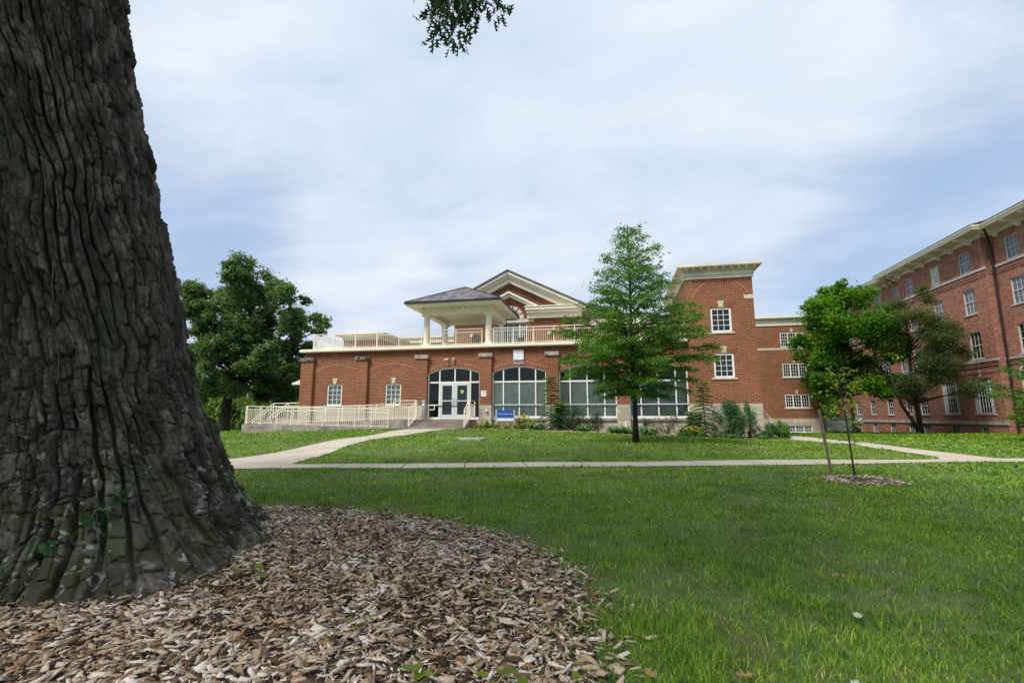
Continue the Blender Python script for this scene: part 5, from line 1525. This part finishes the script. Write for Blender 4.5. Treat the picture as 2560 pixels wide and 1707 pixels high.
def railing(name, p0, p1, label, group, h=1.05, top2=True, post=1.3, pick=.125, rails=(.12,), mat=IVORY, pr=.025, ends=True, npost=None):
    p0 = Vector(p0); p1 = Vector(p1); root = thing(name, tuple(p0), label, 'railing', group)
    up = Vector((0, 0, 1)); L_ = (p1 - p0).length
    mb = MB(); mb.bar(p0 + up * h, p1 + up * h, .05, .04); mb.build('top_rail', mat, root)
    mb = MB(); mb.bar(p0 + up * (h - .17), p1 + up * (h - .17), .035, .03); mb.bar(p0 + up * .10, p1 + up * .10, .035, .03); mb.build('lower_rails', mat, root)
    n = npost or max(1, round(L_ / post))
    for i in range(n + 1):
        q = p0.lerp(p1, i / n); mb = MB(); mb.bar(q - up * .05, q + up * (h - .02), .045); mb.build('post', mat, root)
    mb = MB(); m = int(L_ / pick)
    for i in range(1, m):
        t = i / m
        if min(abs(t * n - round(t * n)) * L_ / n, 9) < .04: continue
        q = p0.lerp(p1, t); mb.bar(q + up * .11, q + up * (h - .175), .016)
    mb.build('balusters', mat, root)
    return root
ry = 27.72; rz = 5.36
railing('deck_railing', (-18.84, ry, rz), (-11.45, ry, rz), 'left stretch of the roof deck railing, up to the left portico column', 'railings round the roof deck', .99, npost=5)
railing('deck_railing', (-10.85, ry, rz), (-7.58, ry, rz), 'middle roof deck railing between the two front portico columns', 'railings round the roof deck', .99, npost=2)
railing('deck_railing', (-6.88, ry, rz), (4.0, ry, rz), 'long right-hand roof deck railing running behind the pin oak to the tower', 'railings round the roof deck', .99, npost=9)
railing('deck_railing', (-18.84, ry + .1, rz), (-18.84, 32.6, rz), 'roof deck railing running back from the front left corner', 'railings round the roof deck', .99, npost=3)
G2 = 'railings of the ramp and steps'
railing('ramp_railing', (-21.35, 25.25, .68), (-12.25, 25.25, .48), 'front railing along the lower ramp run nearest the lawn', G2, 1.05, npost=9)
railing('ramp_railing', (-20.1, 26.40, .69), (-12.5, 26.40, .93), 'middle railing between the two ramp runs', G2, .92, npost=7)
railing('ramp_railing', (-12.5, 26.42, .95), (-11.15, 26.42, .96), 'short railing of the landing next to the steps', G2, 1.08, npost=1)
railing('ramp_railing', (-21.35, 25.35, .68), (-21.35, 27.4, .68), 'end railing closing the left turn of the ramp', G2, 1.05, npost=2)
for dy, lb in ((28.2, 'left sloping stair handrail behind the ramp end'), (27.75, 'right sloping stair handrail behind the ramp end')):
    t = thing('stair_handrail', (-23, dy, .4), lb, 'railing', G2)
    mb = MB()
    x0 = -23.3 if dy > 28 else -21.9
    for dz in (0, -.2):
        mb.bar((x0, dy, .95 + dz), (x0 + 1.5, dy, 1.98 + dz), .045); mb.bar((x0 + 1.5, dy, 1.98 + dz), (x0 + 2.3 if x0 > -22 else x0 + 3.2, dy, 1.99 + dz), .045)
    mb.build('rails', IVORY, t)
    for q in (0, 1.5):
        mb = MB(); mb.bar((x0 + q, dy, .2 if q == 0 else 1.0), (x0 + q, dy, .95 if q == 0 else 1.98), .045); mb.build('post', IVORY, t)
mb = MB(); mb.prism([(-23.3, -.3), (-23.3, .2), (-21.6, 1.0), (-19.5, 1.0), (-19.5, -.3)], lambda p, q, w: (p, w, q), 27.6, 28.3); tag(mb.build('side_stair', CONC, origin=(-21, 28, 0)), 'concrete side stair behind the left end of the ramp', 'steps')
for x, lb in ((-11.05, 'sloping handrail on the left of the entrance steps'), (-7.86, 'sloping handrail on the right of the entrance steps')):
    t = thing('step_handrail', (x, 25.3, .45), lb, 'railing', G2)
    mb = MB()
    A = (x, 25.28); B = (x, 26.35); C_ = (x, 27.3)
    for dz in (1.06, .86): mb.bar((A[0], A[1], .48 + dz - .05), (B[0], B[1], .955 + dz), .04); mb.bar((B[0], B[1], .955 + dz), (C_[0], C_[1], .955 + dz), .04)
    mb.bar((A[0], A[1], .62), (B[0], B[1], 1.10), .035); mb.bar((B[0], B[1], 1.10), (C_[0], C_[1], 1.10), .035); mb.build('rails', IVORY, t)
    for (q, z0, z1) in ((A, .42, 1.50), (B, .955, 2.01), (C_, .955, 2.01)):
        mb = MB(); mb.bar((q[0], q[1], z0), (q[0], q[1], z1), .045); mb.build('post', IVORY, t)
    mb = MB()
    for k in range(1, 9): mb.bar((x, B[1] + .95 * k / 9, 1.10), (x, B[1] + .95 * k / 9, 1.80), .014)
    for k in range(1, 8):
        f_ = k / 8; mb.bar((x, A[1] + 1.07 * f_, .62 + .48 * f_), (x, A[1] + 1.07 * f_, 1.30 + .5 * f_), .014)
    mb.build('balusters', IVORY, t)
bo = thing('access_post', (-10.78, 26.75, .955), 'square grey door-opener post left of the entrance doors', 'post')
mb = MB(); mb.box(-10.86, -10.70, 26.68, 26.83, .955, 2.08); mb.build('post_body', GREYM, bo)
mb = MB(); mb.box(-10.83, -10.73, 26.672, 26.679, 1.75, 1.85); mb.build('push_plate', SIGNW, bo)
gr = thing('guard_loop', (-10.45, 26.95, .955), 'short ivory guard rail loop between the grey post and the doors', 'railing')
mb = MB(); mb.bar((-10.55, 26.95, .955), (-10.55, 26.95, 1.78), .04); mb.bar((-10.7, 26.95, 1.78), (-10.2, 26.95, 1.78), .04); mb.bar((-10.2, 26.95, 1.80), (-10.2, 26.95, 1.50), .04); mb.bar((-10.57, 26.95, 1.52), (-10.2, 26.95, 1.52), .04); mb.build('rails', IVORY, gr)
hr = thing('white_handrail', (8.0, 29, .3), 'short sloping white handrail at the right foot of the tower', 'railing')
mb = MB()
for dz in (0, -.22): mb.bar((7.93, 29.0, 1.62 + dz), (8.22, 28.4, .98 + dz), .045)
mb.build('rails', SIGNW, hr)
for x, y, z1 in ((7.93, 29.0, 1.62), (8.22, 28.4, .98)):
    mb = MB(); mb.bar((x, y, 0), (x, y, z1), .045); mb.build('post', SIGNW, hr)

# roof portico
pv = thing('roof_portico', (-9.25, 29.6, 5.36), 'open cream portico with four round columns and a hipped slate roof on the roof deck', 'pavilion')
for (x, y) in [(-11.2, 27.95), (-7.24, 27.95), (-11.2, 31.3), (-7.24, 31.3)]:
    mb = MB(); mb.box(x - .27, x + .27, y - .27, y + .27, 5.36, 5.46)
    mb.lathe((x, y, 5.46), [(.25, 0), (.26, .05), (.22, .10), (.20, .14), (.198, .6), (.19, 1.1), (.170, 1.62), (.185, 1.64), (.17, 1.67), (.175, 1.72), (.23, 1.78), (.24, 1.80)], 20)
    mb.box(x - .26, x + .26, y - .26, y + .26, 7.261, 7.33)
    mb.build('column', CREAM, pv)
mb = MB()
x0, x1, y0, y1 = -11.42, -7.02, 27.73, 31.52
for (a, b, c, d) in [(x0, x1, y0, y0 + .42), (x0, x1, y1 - .42, y1), (x0, x0 + .42, y0 + .42, y1 - .42), (x1 - .42, x1, y0 + .42, y1 - .42)]:
    mb.box(a, b, c, d, 7.331, 7.50)
    e = .05
x0 -= .05; x1 += .05; y0 -= .05; y1 += .05
for (a, b, c, d) in [(x0, x1, y0, y0 + .5), (x0, x1, y1 - .5, y1), (x0, x0 + .5, y0 + .5, y1 - .5), (x1 - .5, x1, y0 + .5, y1 - .5)]:
    mb.box(a, b, c, d, 7.501, 7.76)
mb.build('beam', CREAM, pv)
def dentil(*q):
    m_ = MB(); m_.box(*q); m_.build('bracket', CREAM, pv)
k = x0 + .05
while k < x1:
    dentil(k, k + .11, y0 - .20, y0 - .001, 7.65, 7.76); k += .44
k = y0 + .1
while k < y1:
    dentil(x1 + .001, x1 + .2, k, k + .11, 7.65, 7.76); dentil(x0 - .2, x0 - .001, k, k + .11, 7.65, 7.76); k += .42
mb = MB(); mb.box(x0 + .5, x1 - .5, y0 + .5, y1 - .5, 7.62, 7.64); mb.build('ceiling', CREAM, pv)
ex0, ex1, ey0, ey1 = -12.18, -6.27, 26.85, 32.4
mb = MB(); mb.box(ex0 + .04, ex1 - .04, ey0 + .04, ey1 - .04, 7.761, 7.80); mb.box(ex0, ex1, ey0, ey1, 7.801, 7.93); mb.build('eave', CREAM, pv)
mb = MB(); g_ = .07
for (a, b, c, d) in [(ex0 - g_, ex1 + g_, ey0 - g_, ey0 - .001), (ex0 - g_, ex1 + g_, ey1 + .001, ey1 + g_), (ex0 - g_, ex0 - .001, ey0, ey1), (ex1 + .001, ex1 + g_, ey0, ey1)]: mb.box(a, b, c, d, 7.87, 8.0)
mb.build('gutter', DARK, pv)
mb = MB(); ap = (-9.25, 29.6, 9.5); ZC = 7.99
c4 = [(ex0 - .05, ey0 - .05, ZC), (ex1 + .05, ey0 - .05, ZC), (ex1 + .05, ey1 + .05, ZC), (ex0 - .05, ey1 + .05, ZC)]
for i in range(4): mb.poly([c4[i], c4[(i + 1) % 4], ap])
mb.poly(c4[::-1]); rf = mb.build('slate_roof', SLATE, pv)
mb = MB()
for c in c4: mb.bar((c[0], c[1], c[2] + .01), (ap[0], ap[1], ap[2] + .02), .09, .04)
mb.build('hip_ridge', DARK, rf)
mb = MB(); mb.tube([(ex1 + .03, ey1 - .2, 7.85), (ex1 - .05, ey1 - .25, 7.72), (-6.95, 31.6, 7.6), (-6.93, 31.6, 7.4), (-6.93, 31.6, 5.36)], .04, 8); mb.build('downpipe', DARK, pv)
mb = MB(); mb.tube([(ex0 + .5, ey1 - .2, 7.80), (ex0 + .55, ey1 - .25, 7.6), (-11.5, 31.6, 7.5), (-11.5, 31.6, 5.36)], .04, 8); mb.build('downpipe', DARK, pv)
# things on the deck
gl = thing('barbecue_grill', (-8.85, 30.9, 5.36), 'round-hooded black barbecue grill on the roof deck by the right portico column', 'grill')
mb = MB(); mb.lathe((-8.85, 30.9, 5.95), [(.05, 0), (.26, .08), (.33, .25), (.32, .32), (.27, .48), (.15, .58), (.02, .61)], 18); mb.build('kettle', BLACKM, gl, True)
mb = MB()
for a in (30, 150, 270): mb.bar((-8.85 + .15 * math.cos(R(a)), 30.9 + .15 * math.sin(R(a)), 6.05), (-8.85 + .3 * math.cos(R(a)), 30.9 + .3 * math.sin(R(a)), 5.35), .03)
mb.build('legs', BLACKM, gl)
def chair(x, y, rz, label):
    t = thing('patio_chair', (0, 0, 0), label, 'chair', 'black patio chairs on the deck')
    mb = MB(); mb.box(-.25, .25, -.25, .25, .42, .46); mb.build('seat', BLACKM, t)
    mb = MB(); mb.box(-.25, .25, .22, .26, .5, .9); mb.build('backrest', BLACKM, t)
    for a in (-.23, .23):
        for b in (-.23, .23):
            mb = MB(); mb.bar((a, b, 0), (a, b, .43), .03); mb.build('leg', BLACKM, t)
    t.location = (x, y, 5.346); t.rotation_euler = (0, 0, rz); return t
chair(-7.9, 30.4, .3, 'black patio chair just right of the barbecue grill')
chair(-6.4, 31.4, 1.9, 'black patio chair in front of the palladian window')
chair(-5.7, 31.0, 2.8, 'black patio chair right of the portico downpipe')

# flat stone slab in the lawn
mb = MB(); zz = gz1(-5.25, 18.0)
pl = [(-5.85 + .1, 17.75), (-5.4, 17.5), (-4.85, 17.6), (-4.7, 17.95), (-4.95, 18.3), (-5.5, 18.35), (-5.85, 18.1)]
mb.prism(pl, lambda p, q, w: (p, q, w), zz - .05, zz + .07); tag(mb.build('concrete_slab', M('pale_slab', (.44, .42, .36), (.3, .28, .24), 6, .9), origin=(-5.25, 18, zz)), 'flat pale concrete cover lying in the grass before the entrance', 'slab')
mb = MB(); mb.lathe((.62, 25.9, .3), [(.05, 0), (.05, .55), (.04, .6)], 10); tag(mb.build('vent_pipe', SIGNW, origin=(.62, 25.9, .3)), 'short white pipe standing in the planting bed', 'pipe')

# ------------------------------------------------------------------ RIGHT HALL
XB = 24.0
rh = thing('old_residence_hall', (XB + 5, 42, 0), 'weathered four storey red brick hall with bracketed eaves running away on the right', 'building')
mkx = lambda X0: (lambda u, v, w: (X0 + w, u, v))
xM, xR = mkx(XB), mkx(XB + .45)
cols = [(34.4, 1), (37.85, 0), (41.05, 0), (44.25, 0), (47.05, 1), (49.95, 1), (52.95, 1), (55.8, 1), (58.7, 1), (31.2, 1), (28.4, 1)]
OP = {0: [], 1: []}
for (c, s) in cols:
    hw = .54
    for (z0, z1) in [(10.82, 12.27), (7.95, 9.62), (4.92, 6.72)]: OP[s].append((c - hw, c + hw, z0, z1))
    if c in (37.85, 41.05, 34.4): OP[s].append((c - .88, c + .88, 1.30, 3.62))
    elif c in (28.4, 31.2): OP[s].append((c - .6, c + .6, 1.30, 3.4))
    else: OP[s].append((c - hw, c + hw, 1.28, 2.62))
    if c not in (37.85 + 9,): OP[s].append((c - .45, c + .45, -.35, .50) if c != 37.85 else (37.75, 38.5, -.2, .46))
ZT = 12.75
mb = MB(); wall(mb, xM, 36.1, 45.8, -.8, ZT, OP[0], .22); mb.poly([(XB, 36.1, -.8), (XB + .45, 36.1, -.8), (XB + .45, 36.1, ZT), (XB, 36.1, ZT)]); mb.poly([(XB, 45.8, -.8), (XB + .45, 45.8, -.8), (XB + .45, 45.8, ZT), (XB, 45.8, ZT)])
wall(mb, xR, 26.5, 36.1, -.8, ZT, [o for o in OP[1] if o[0] < 36], .22); wall(mb, xR, 45.8, 60.5, -.8, ZT, [o for o in OP[1] if o[0] > 45], .22)
mb.box(XB + .5, 36, 60.3, 60.5, -.8, ZT); mb.box(XB + .5, 36, 26.5, 26.7, -.8, ZT)
mb.build('brick_wall', OLDBRICK, rh)
segs = [(26.5, 36.1, XB + .45), (36.1, 45.8, XB), (45.8, 60.5, XB + .45)]
for (z0, z1, pr) in [(10.62, 10.76, .07), (4.66, 4.80, .10), (.60, .80, .07)]:
    mb = MB()
    for (a, b, X) in segs:
        e = .07 if X == XB else 0
        mb.box(X - pr, X + .02, a - e, b + e, z0, z1)
    mb.build('stone_band', BAND if z0 < 9 else M('pale_stone_band', (.58, .56, .53), (.42, .40, .38), 1.5, .85), rh)
for (z0, z1, pr) in [(10.18, 10.24, .04), (10.34, 10.38, .03), (4.36, 4.44, .05), (4.50, 4.58, .06), (3.95, 4.0, .03)]:
    mb = MB()
    for (a, b, X) in segs: mb.box(X - pr, X + .02, a - (.04 if X == XB else 0), b + (.04 if X == XB else 0), z0, z1)
    mb.build('brick_band', OLDBRICK, rh)
for s, xf in ((0, xM), (1, xR)):
    for (a, b, z0, z1) in OP[s]:
        big = b - a > 1.5; hi = z0 > 10; bas = z0 < 1
        light = (abs((a + b) / 2 - 41.05) < .1 and hi)
        w = window(rh, xf, a, b, z0, z1, 4 if big else 3, 6 if big else (2 if bas else 4), (BLIND3 if light else (GDARK if bas or z0 < 6 else GGREY)), .06 if not bas else .05, .10, .014, sash=not bas, sill=not hi and not bas, sillm=BAND, posts=[a + .35, b - .35] if big else None, mat=GREYW)
        if 1 < z0 < 2 and big: keystone(w, xf, (a + b) / 2, z1 + .12, z1 + .55, .08, .12)
cs = sorted(c for c, _ in cols)
for c0, c1 in zip(cs[:-1], cs[1:]):
    if c0 < 36.1 < c1: rng_ = [(36.5, 36.95, XB)]
    elif c0 < 45.8 < c1: rng_ = [(44.95, 45.5, XB)]
    else: rng_ = [(c0 + .9, c1 - .9, XB if 36.1 < c0 < 45.8 else XB + .45)]
    for (a, b, X) in rng_:
        mb = MB()
        for (p, q, r_, s_) in [(a, b, 11.0, 11.07), (a, b, 12.0, 12.07), (a, a + .07, 11.07, 12.0), (b - .07, b, 11.07, 12.0)]: mb.box(X - .03, X + .01, p, q, r_, s_)
        mb.build('brick_panel', OLDBRICK, rh)
mb = MB()
for (a, b, X) in segs:
    e0 = 1.15 if X == XB else (0 if a > 40 else .0); ea, eb = (a - 1.15, b + 1.15) if X == XB else ((a, b - 1.152) if a < 30 else (a + 1.152, b + .8))
    mb.box(X - 1.1, X + 1, ea, eb, 12.98, 13.06); mb.box(X - 1.13, X + 1, ea - (.03 if X == XB else 0), eb + (.03 if X == XB else 0), 13.061, 13.16); mb.box(X - 1.2, X + 1, ea - (.08 if X == XB else 0), eb + (.08 if X == XB else 0), 13.161, 13.24)
    mb.box(X - .06, X + .05, a - (.06 if X == XB else 0), b + (.06 if X == XB else 0), 12.751, 12.979)
mb.build('eave', CREAM, rh)
mb = MB()
for (a, b, X) in segs: mb.prism([(X - 1.22, 13.241), (X - 1.22, 13.30), (X + 8, 15.8), (X + 8, 13.241)], lambda p, q, w: (p, w, q), (a - 1.2 if X == XB else a), (b + 1.2 if X == XB else b))
mb.build('roof', TERRA, rh)
for (a, b, X) in segs:
    cl = [c for c in cs if a < c < b] ; ks = []
    for c in cl: ks += [c - .92, c + .92]
    for k in ks:
        if not (a + .1 < k < b - .1): continue
        mb = MB(); mb.prism([(X - 1.0, 12.975), (X - 1.0, 12.90), (X - .85, 12.82), (X - .55, 12.84), (X - .35, 12.72), (X - .18, 12.55), (X - .02, 12.50), (X - .02, 12.975)], lambda p, q, w: (p, w, q), k - .09, k + .09)
        mb.build('bracket', CREAM, rh)
mb = MB(); mb.tube([(XB - .5, 35.0, 13.1), (XB + .1, 35.6, 12.6), (XB + .33, 35.85, 12.1), (XB + .33, 35.85, -.1)], .07, 10)
mb.build('downpipe', DARK, rh)
mb = MB(); mb.tube([(XB - .3, 46.9, 13.0), (XB + .1, 46.4, 12.5), (XB + .33, 46.05, 12.2), (XB + .33, 46.05, -.1)], .06, 10)
mb.build('downpipe', DARK, rh)
# arched fan over the near ground floor window
for c in (34.4,):
    mb = MB(); xq = mkx(XB + .45)
    for k in range(12):
        a0, a1 = math.pi * k / 12, math.pi * (k + 1) / 12; P = []
        for w in (-.05, .03):
            for (r_, a_) in ((.78, a0), (.78, a1), (.90, a1), (.90, a0)): P.append(xq(c + r_ * math.cos(a_), 3.63 + r_ * .8 * math.sin(a_), w))
        mb.hexa(P)
    for a_ in (30, 60, 90, 120, 150): mb.bar(xq(c, 3.63, -.02), xq(c + .8 * math.cos(R(a_)), 3.63 + .65 * math.sin(R(a_)), -.02), .03)
    fo = mb.build('fanlight', WHITE, rh)
    g = MB(); g.poly([xq(c + .82 * math.cos(math.pi * k / 16), 3.63 + .66 * math.sin(math.pi * k / 16), -.012) for k in range(17)]); g.build('pane', GDARK, fo)

# grey cabinets between the halls
cb = thing('utility_cabinet', (20.4, 51.2, -.45), 'large dark grey-green utility cabinet between the two halls', 'cabinet')
mb = MB(); mb.box(19.4, 22.3, 50.9, 52.6, -.6, .86); mb.build('housing', GREYG, cb)
mb = MB(); mb.box(19.35, 22.35, 50.85, 52.65, .861, .92); mb.build('lid', GREYG, cb)
mb = MB(); mb.box(19.44, 20.2, 50.86, 50.899, -.45, .75); mb.box(20.25, 21.1, 50.86, 50.899, -.45, .75); mb.build('doors', M('pale_cabinet_door', (.24, .28, .27)), cb)
mt = thing('meter_box', (21.9, 50.4, -.4), 'small pale meter box with a round dial on a stand beside the cabinet', 'meter')
mb = MB(); mb.box(21.6, 22.2, 50.2, 50.5, .55, 1.1); mb.build('box', GREYM, mt)
mb = MB(); mb.tube([(21.9, 50.2, .85), (21.9, 50.14, .85)], .16, 16); mb.build('dial', SIGNW, mt)
mb = MB(); mb.bar((21.7, 50.35, -.5), (21.7, 50.35, .55), .06); mb.bar((22.1, 50.35, -.5), (22.1, 50.35, .55), .06); mb.build('stand', GREYM, mt)

# ------------------------------------------------------------------ planting bed
def sumac(base, H, label, seed, lean=0):
    rnd = random.Random(seed); b = Vector(base); root = thing('sumac_shrub', base, label, 'shrub', 'feathery sumacs in the bed')
    mb = MB(); P = [b + Vector((lean * i / 6, 0, H * .95 * i / 6)) for i in range(7)]; P[0].z -= .05
    mb.tube(P, [.028, .025, .022, .018, .014, .010, .005], 7)
    lm_v = []; tn = []
    C = []
    N = 50
    for i in range(N):
        t = .10 + .9 * i / N; z = H * .95 * t; s = b + Vector((lean * t, 0, z)); a = i * 2.4 + rnd.uniform(-.3, .3)
        L_ = (1.0 - .62 * t) * rnd.uniform(.6, 1.15) * (1.0 if t > .12 else 1.1)
        rise = .10 + .42 * t
        d = Vector((math.cos(a), math.sin(a), 0)); pr = None
        Q = [s + d * L_ * q + Vector((0, 0, L_ * (rise * q - .75 * q * q * (1 - .5 * t)))) for q in [k / 6 for k in range(7)]]
        mb.tube(Q, [.006, .005, .004, .004, .003, .002, .001], 4, False)
        sd = Vector((-d.y, d.x, 0))
        for k in range(1, 7):
            for m in (0, .5):
                for sg in (-1, 1):
                    q = min(.999, (k - m) / 6); i0 = min(5, int(q * 6)); p = Q[i0].lerp(Q[i0 + 1], q * 6 - i0)
                    ll = .25 * math.sin(math.pi * (.15 + .75 * q)) * rnd.uniform(.8, 1.2)
                    e = p + sd * sg * ll + d * ll * .35 - Vector((0, 0, ll * .35)); w = d * .040
                    lm_v.append([tuple(p), tuple(p.lerp(e, .45) + w), tuple(e), tuple(p.lerp(e, .45) - w)]); tn += [min(1, .2 + .75 * t * rnd.uniform(.6, 1.1))] * 4
    mb.build('stem', BARKD, root, True)
    V = np.array(lm_v).reshape(-1, 3); i_ = np.arange(len(lm_v)) * 4
    np_mesh('foliage', V, [np.stack([i_, i_ + 1, i_ + 2, i_ + 3], 1)], F_SUM, root, attr=np.array(tn))
sumac((-3.33, 26.4, .45), 3.05, 'tall feathery sumac against the pilaster right of the first arched window', 61, .05)
sumac((4.40, 25.6, .1), 2.95, 'tall feathery sumac at the left corner of the tower', 62, .0)
sumac((-2.9, 26.0, .42), 1.5, 'shorter sumac at the foot of the tall one by the first window', 63, .2)
sumac((4.05, 25.9, .12), 1.3, 'shorter sumac crowding the left corner of the tower', 64, -.15)
def gbed(x, y): return (x, y, gz1(x, y))
shrub('fern_shrub', gbed(5.6, 25.7), .95, .6, 1.75, 9000, .12, F_FERN, 'dense feathery green bush filling the foot of the tower', 'shrub', None, 91, .2, .18, 10, BARKD, 34, .03)
shrub('tall_grass', gbed(6.45, 25.75), .35, .25, 1.75, 1600, .16, F_FERN, 'wispy tall stems leaning right beside the feathery bush', 'plant', None, 92, .0, .10, 14, BARKD, 16, .1)
shrub('shrub', gbed(7.9, 26.4), .55, .4, .85, 3600, .085, F_PIN, 'rounded bright green shrub at the right end of the bed', 'shrub', None, 93, .4, .5, 6, BARKD, 20, .05)
shrub('shrub', gbed(7.15, 26.0), .55, .35, .55, 2600, .075, F_OAK, 'low dark shrub between feathery bush and the bright rounded one', 'shrub', None, 94, .4, .5, 6, BARKD, 16, .05)
shrub('perennial', gbed(-2.0, 26.1), .6, .4, 1.25, 2600, .075, F_MIX, 'tall brownish seeding perennial under the second arched window', 'plant', None, 95, .3, .45, 14, M('reddish_stems', (.12, .06, .04)), 24, .05)
shrub('perennial', gbed(-1.0, 26.2), .65, .4, .95, 2200, .075, F_MIX, 'looser green and brown perennial right of the taller one', 'plant', None, 96, .3, .4, 14, M('reddish_stems', (.12, .06, .04)), 22, .05)
shrub('perennial', gbed(2.65, 26.2), .75, .4, 1.25, 1200, .07, F_MIX, 'open wispy perennial below the third arched window', 'plant', None, 97, .2, .4, 16, M('reddish_stems', (.12, .06, .04)), 22, .1)
shrub('perennial', gbed(1.65, 26.3), .45, .35, .8, 1300, .075, F_MIX, 'brownish perennial just right of the brick pier', 'plant', None, 98, .3, .4, 10, M('reddish_stems', (.12, .06, .04)), 14, .05)
def hosta(x, y, r, label, seed, mat=F_HOSTA, n=60, up=.9, L_=.34, w=.075):
    rnd = random.Random(seed); b = Vector(gbed(x, y)); root = thing('leafy_clump', tuple(b), label, 'plant', 'low leafy clumps in the bed')
    Vv = []; tn = []
    for i in range(n):
        a = rnd.uniform(0, 6.283); d = Vector((math.cos(a), math.sin(a), 0)); sd = Vector((-d.y, d.x, 0)); q = rnd.random() ** .5
        s = b + d * r * .55 * q; l = L_ * rnd.uniform(.7, 1.2); e = rnd.uniform(.35, 1.2) * up
        m = s + d * l * .45 + Vector((0, 0, l * e * .9)); t = s + d * l * (1.0) + Vector((0, 0, l * e * .55))
        ww = sd * w * rnd.uniform(.6, 1.1); tone = rnd.random()
        Vv.append([tuple(s - ww * .3), tuple(s + ww * .3), tuple(m + ww), tuple(m - ww)]); Vv.append([tuple(m - ww), tuple(m + ww), tuple(t + ww * .12), tuple(t - ww * .12)]); tn += [tone] * 8
    V = np.array(Vv).reshape(-1, 3); i_ = np.arange(len(Vv)) * 4
    np_mesh('foliage', V, [np.stack([i_, i_ + 1, i_ + 2, i_ + 3], 1)], mat, root, attr=np.array(tn))
    return root
hosta(-1.45, 25.2, .5, 'green leafy clump below the brownish perennials', 1, n=120)
hosta(.15, 25.2, .55, 'wide green leafy clump left of the brick pier foot', 2, n=130)
hosta(.75, 25.3, .35, 'small leafy clump behind the pin oak trunk', 3, n=60)
hosta(1.65, 24.95, .55, 'green leafy clump just right of the pin oak trunk', 4, n=120)
hosta(-3.9, 25.4, .35, 'blue-green clump at the foot of the first sumac', 5, n=80, w=.09)
hosta(3.2, 25.0, .3, 'small low clump under the third arched window', 6, n=40, L_=.22)
hosta(5.5, 25.1, .5, 'low green edging clump before the feathery bush', 7, n=90, L_=.2)
hosta(6.9, 25.6, .4, 'low green edging clump toward the right end of the bed', 8, n=70, L_=.2)
hosta(-7.1, 25.5, .3, 'golden grassy tuft nearest the entrance steps', 9, F_GOLD, 110, 1.2, .26, .015)
hosta(-6.1, 25.4, .35, 'golden grassy tuft under the left sign post', 10, F_GOLD, 130, 1.2, .28, .015)
hosta(-5.5, 25.35, .35, 'golden grassy tuft under the right half of the sign', 11, F_GOLD, 130, 1.2, .28, .015)
hosta(-4.95, 25.5, .35, 'golden grassy tuft right of the sign', 12, F_GOLD, 130, 1.2, .34, .016)
def flowers(x, y, r, h, n, label, seed, leaf=F_PIN, s=.03):
    rt = shrub('flowering_plant', gbed(x, y), r, r * .7, h, 1500, .07, leaf, label, 'flowers', 'yellow flowers in the bed', seed, .3, .35, 10, BARKD, 14, .03)
    rnd = random.Random(seed); b = gbed(x, y); mb = MB()
    for i in range(n):
        a = rnd.uniform(0, 6.283); q = math.sqrt(rnd.random()); c = (b[0] + r * q * math.cos(a), b[1] + r * .7 * q * math.sin(a) - .1, b[2] + h * rnd.uniform(.55, 1.1))
        P = [(c[0] + s * math.cos(k * 1.2566), c[1] - .01 + s * .5 * math.sin(k * 1.2566), c[2] + s * math.sin(k * 1.2566)) for k in range(5)]
        for k in range(5): mb.poly([c, P[k], (c[0] + s * 1.3 * math.cos(k * 1.2566 + .6), c[1] - .03, c[2] + s * 1.3 * math.sin(k * 1.2566 + .6))])
    mb.build('blossoms', PETAL, rt)
flowers(-6.6, 25.3, .28, .38, 14, 'low plant with lemon yellow blooms left of the sign', 101)
flowers(-4.7, 25.75, .42, .82, 46, 'tall clump of golden daisies right of the sign', 102)
flowers(-4.2, 25.3, .2, .45, 10, 'small orange-yellow flowers before the first sumac', 103)
flowers(3.9, 25.1, .4, .5, 26, 'orange-yellow daisies at the foot of the tower sumac', 104)
flowers(3.3, 25.05, .25, .38, 10, 'few yellow daisies under the third arched window', 105)
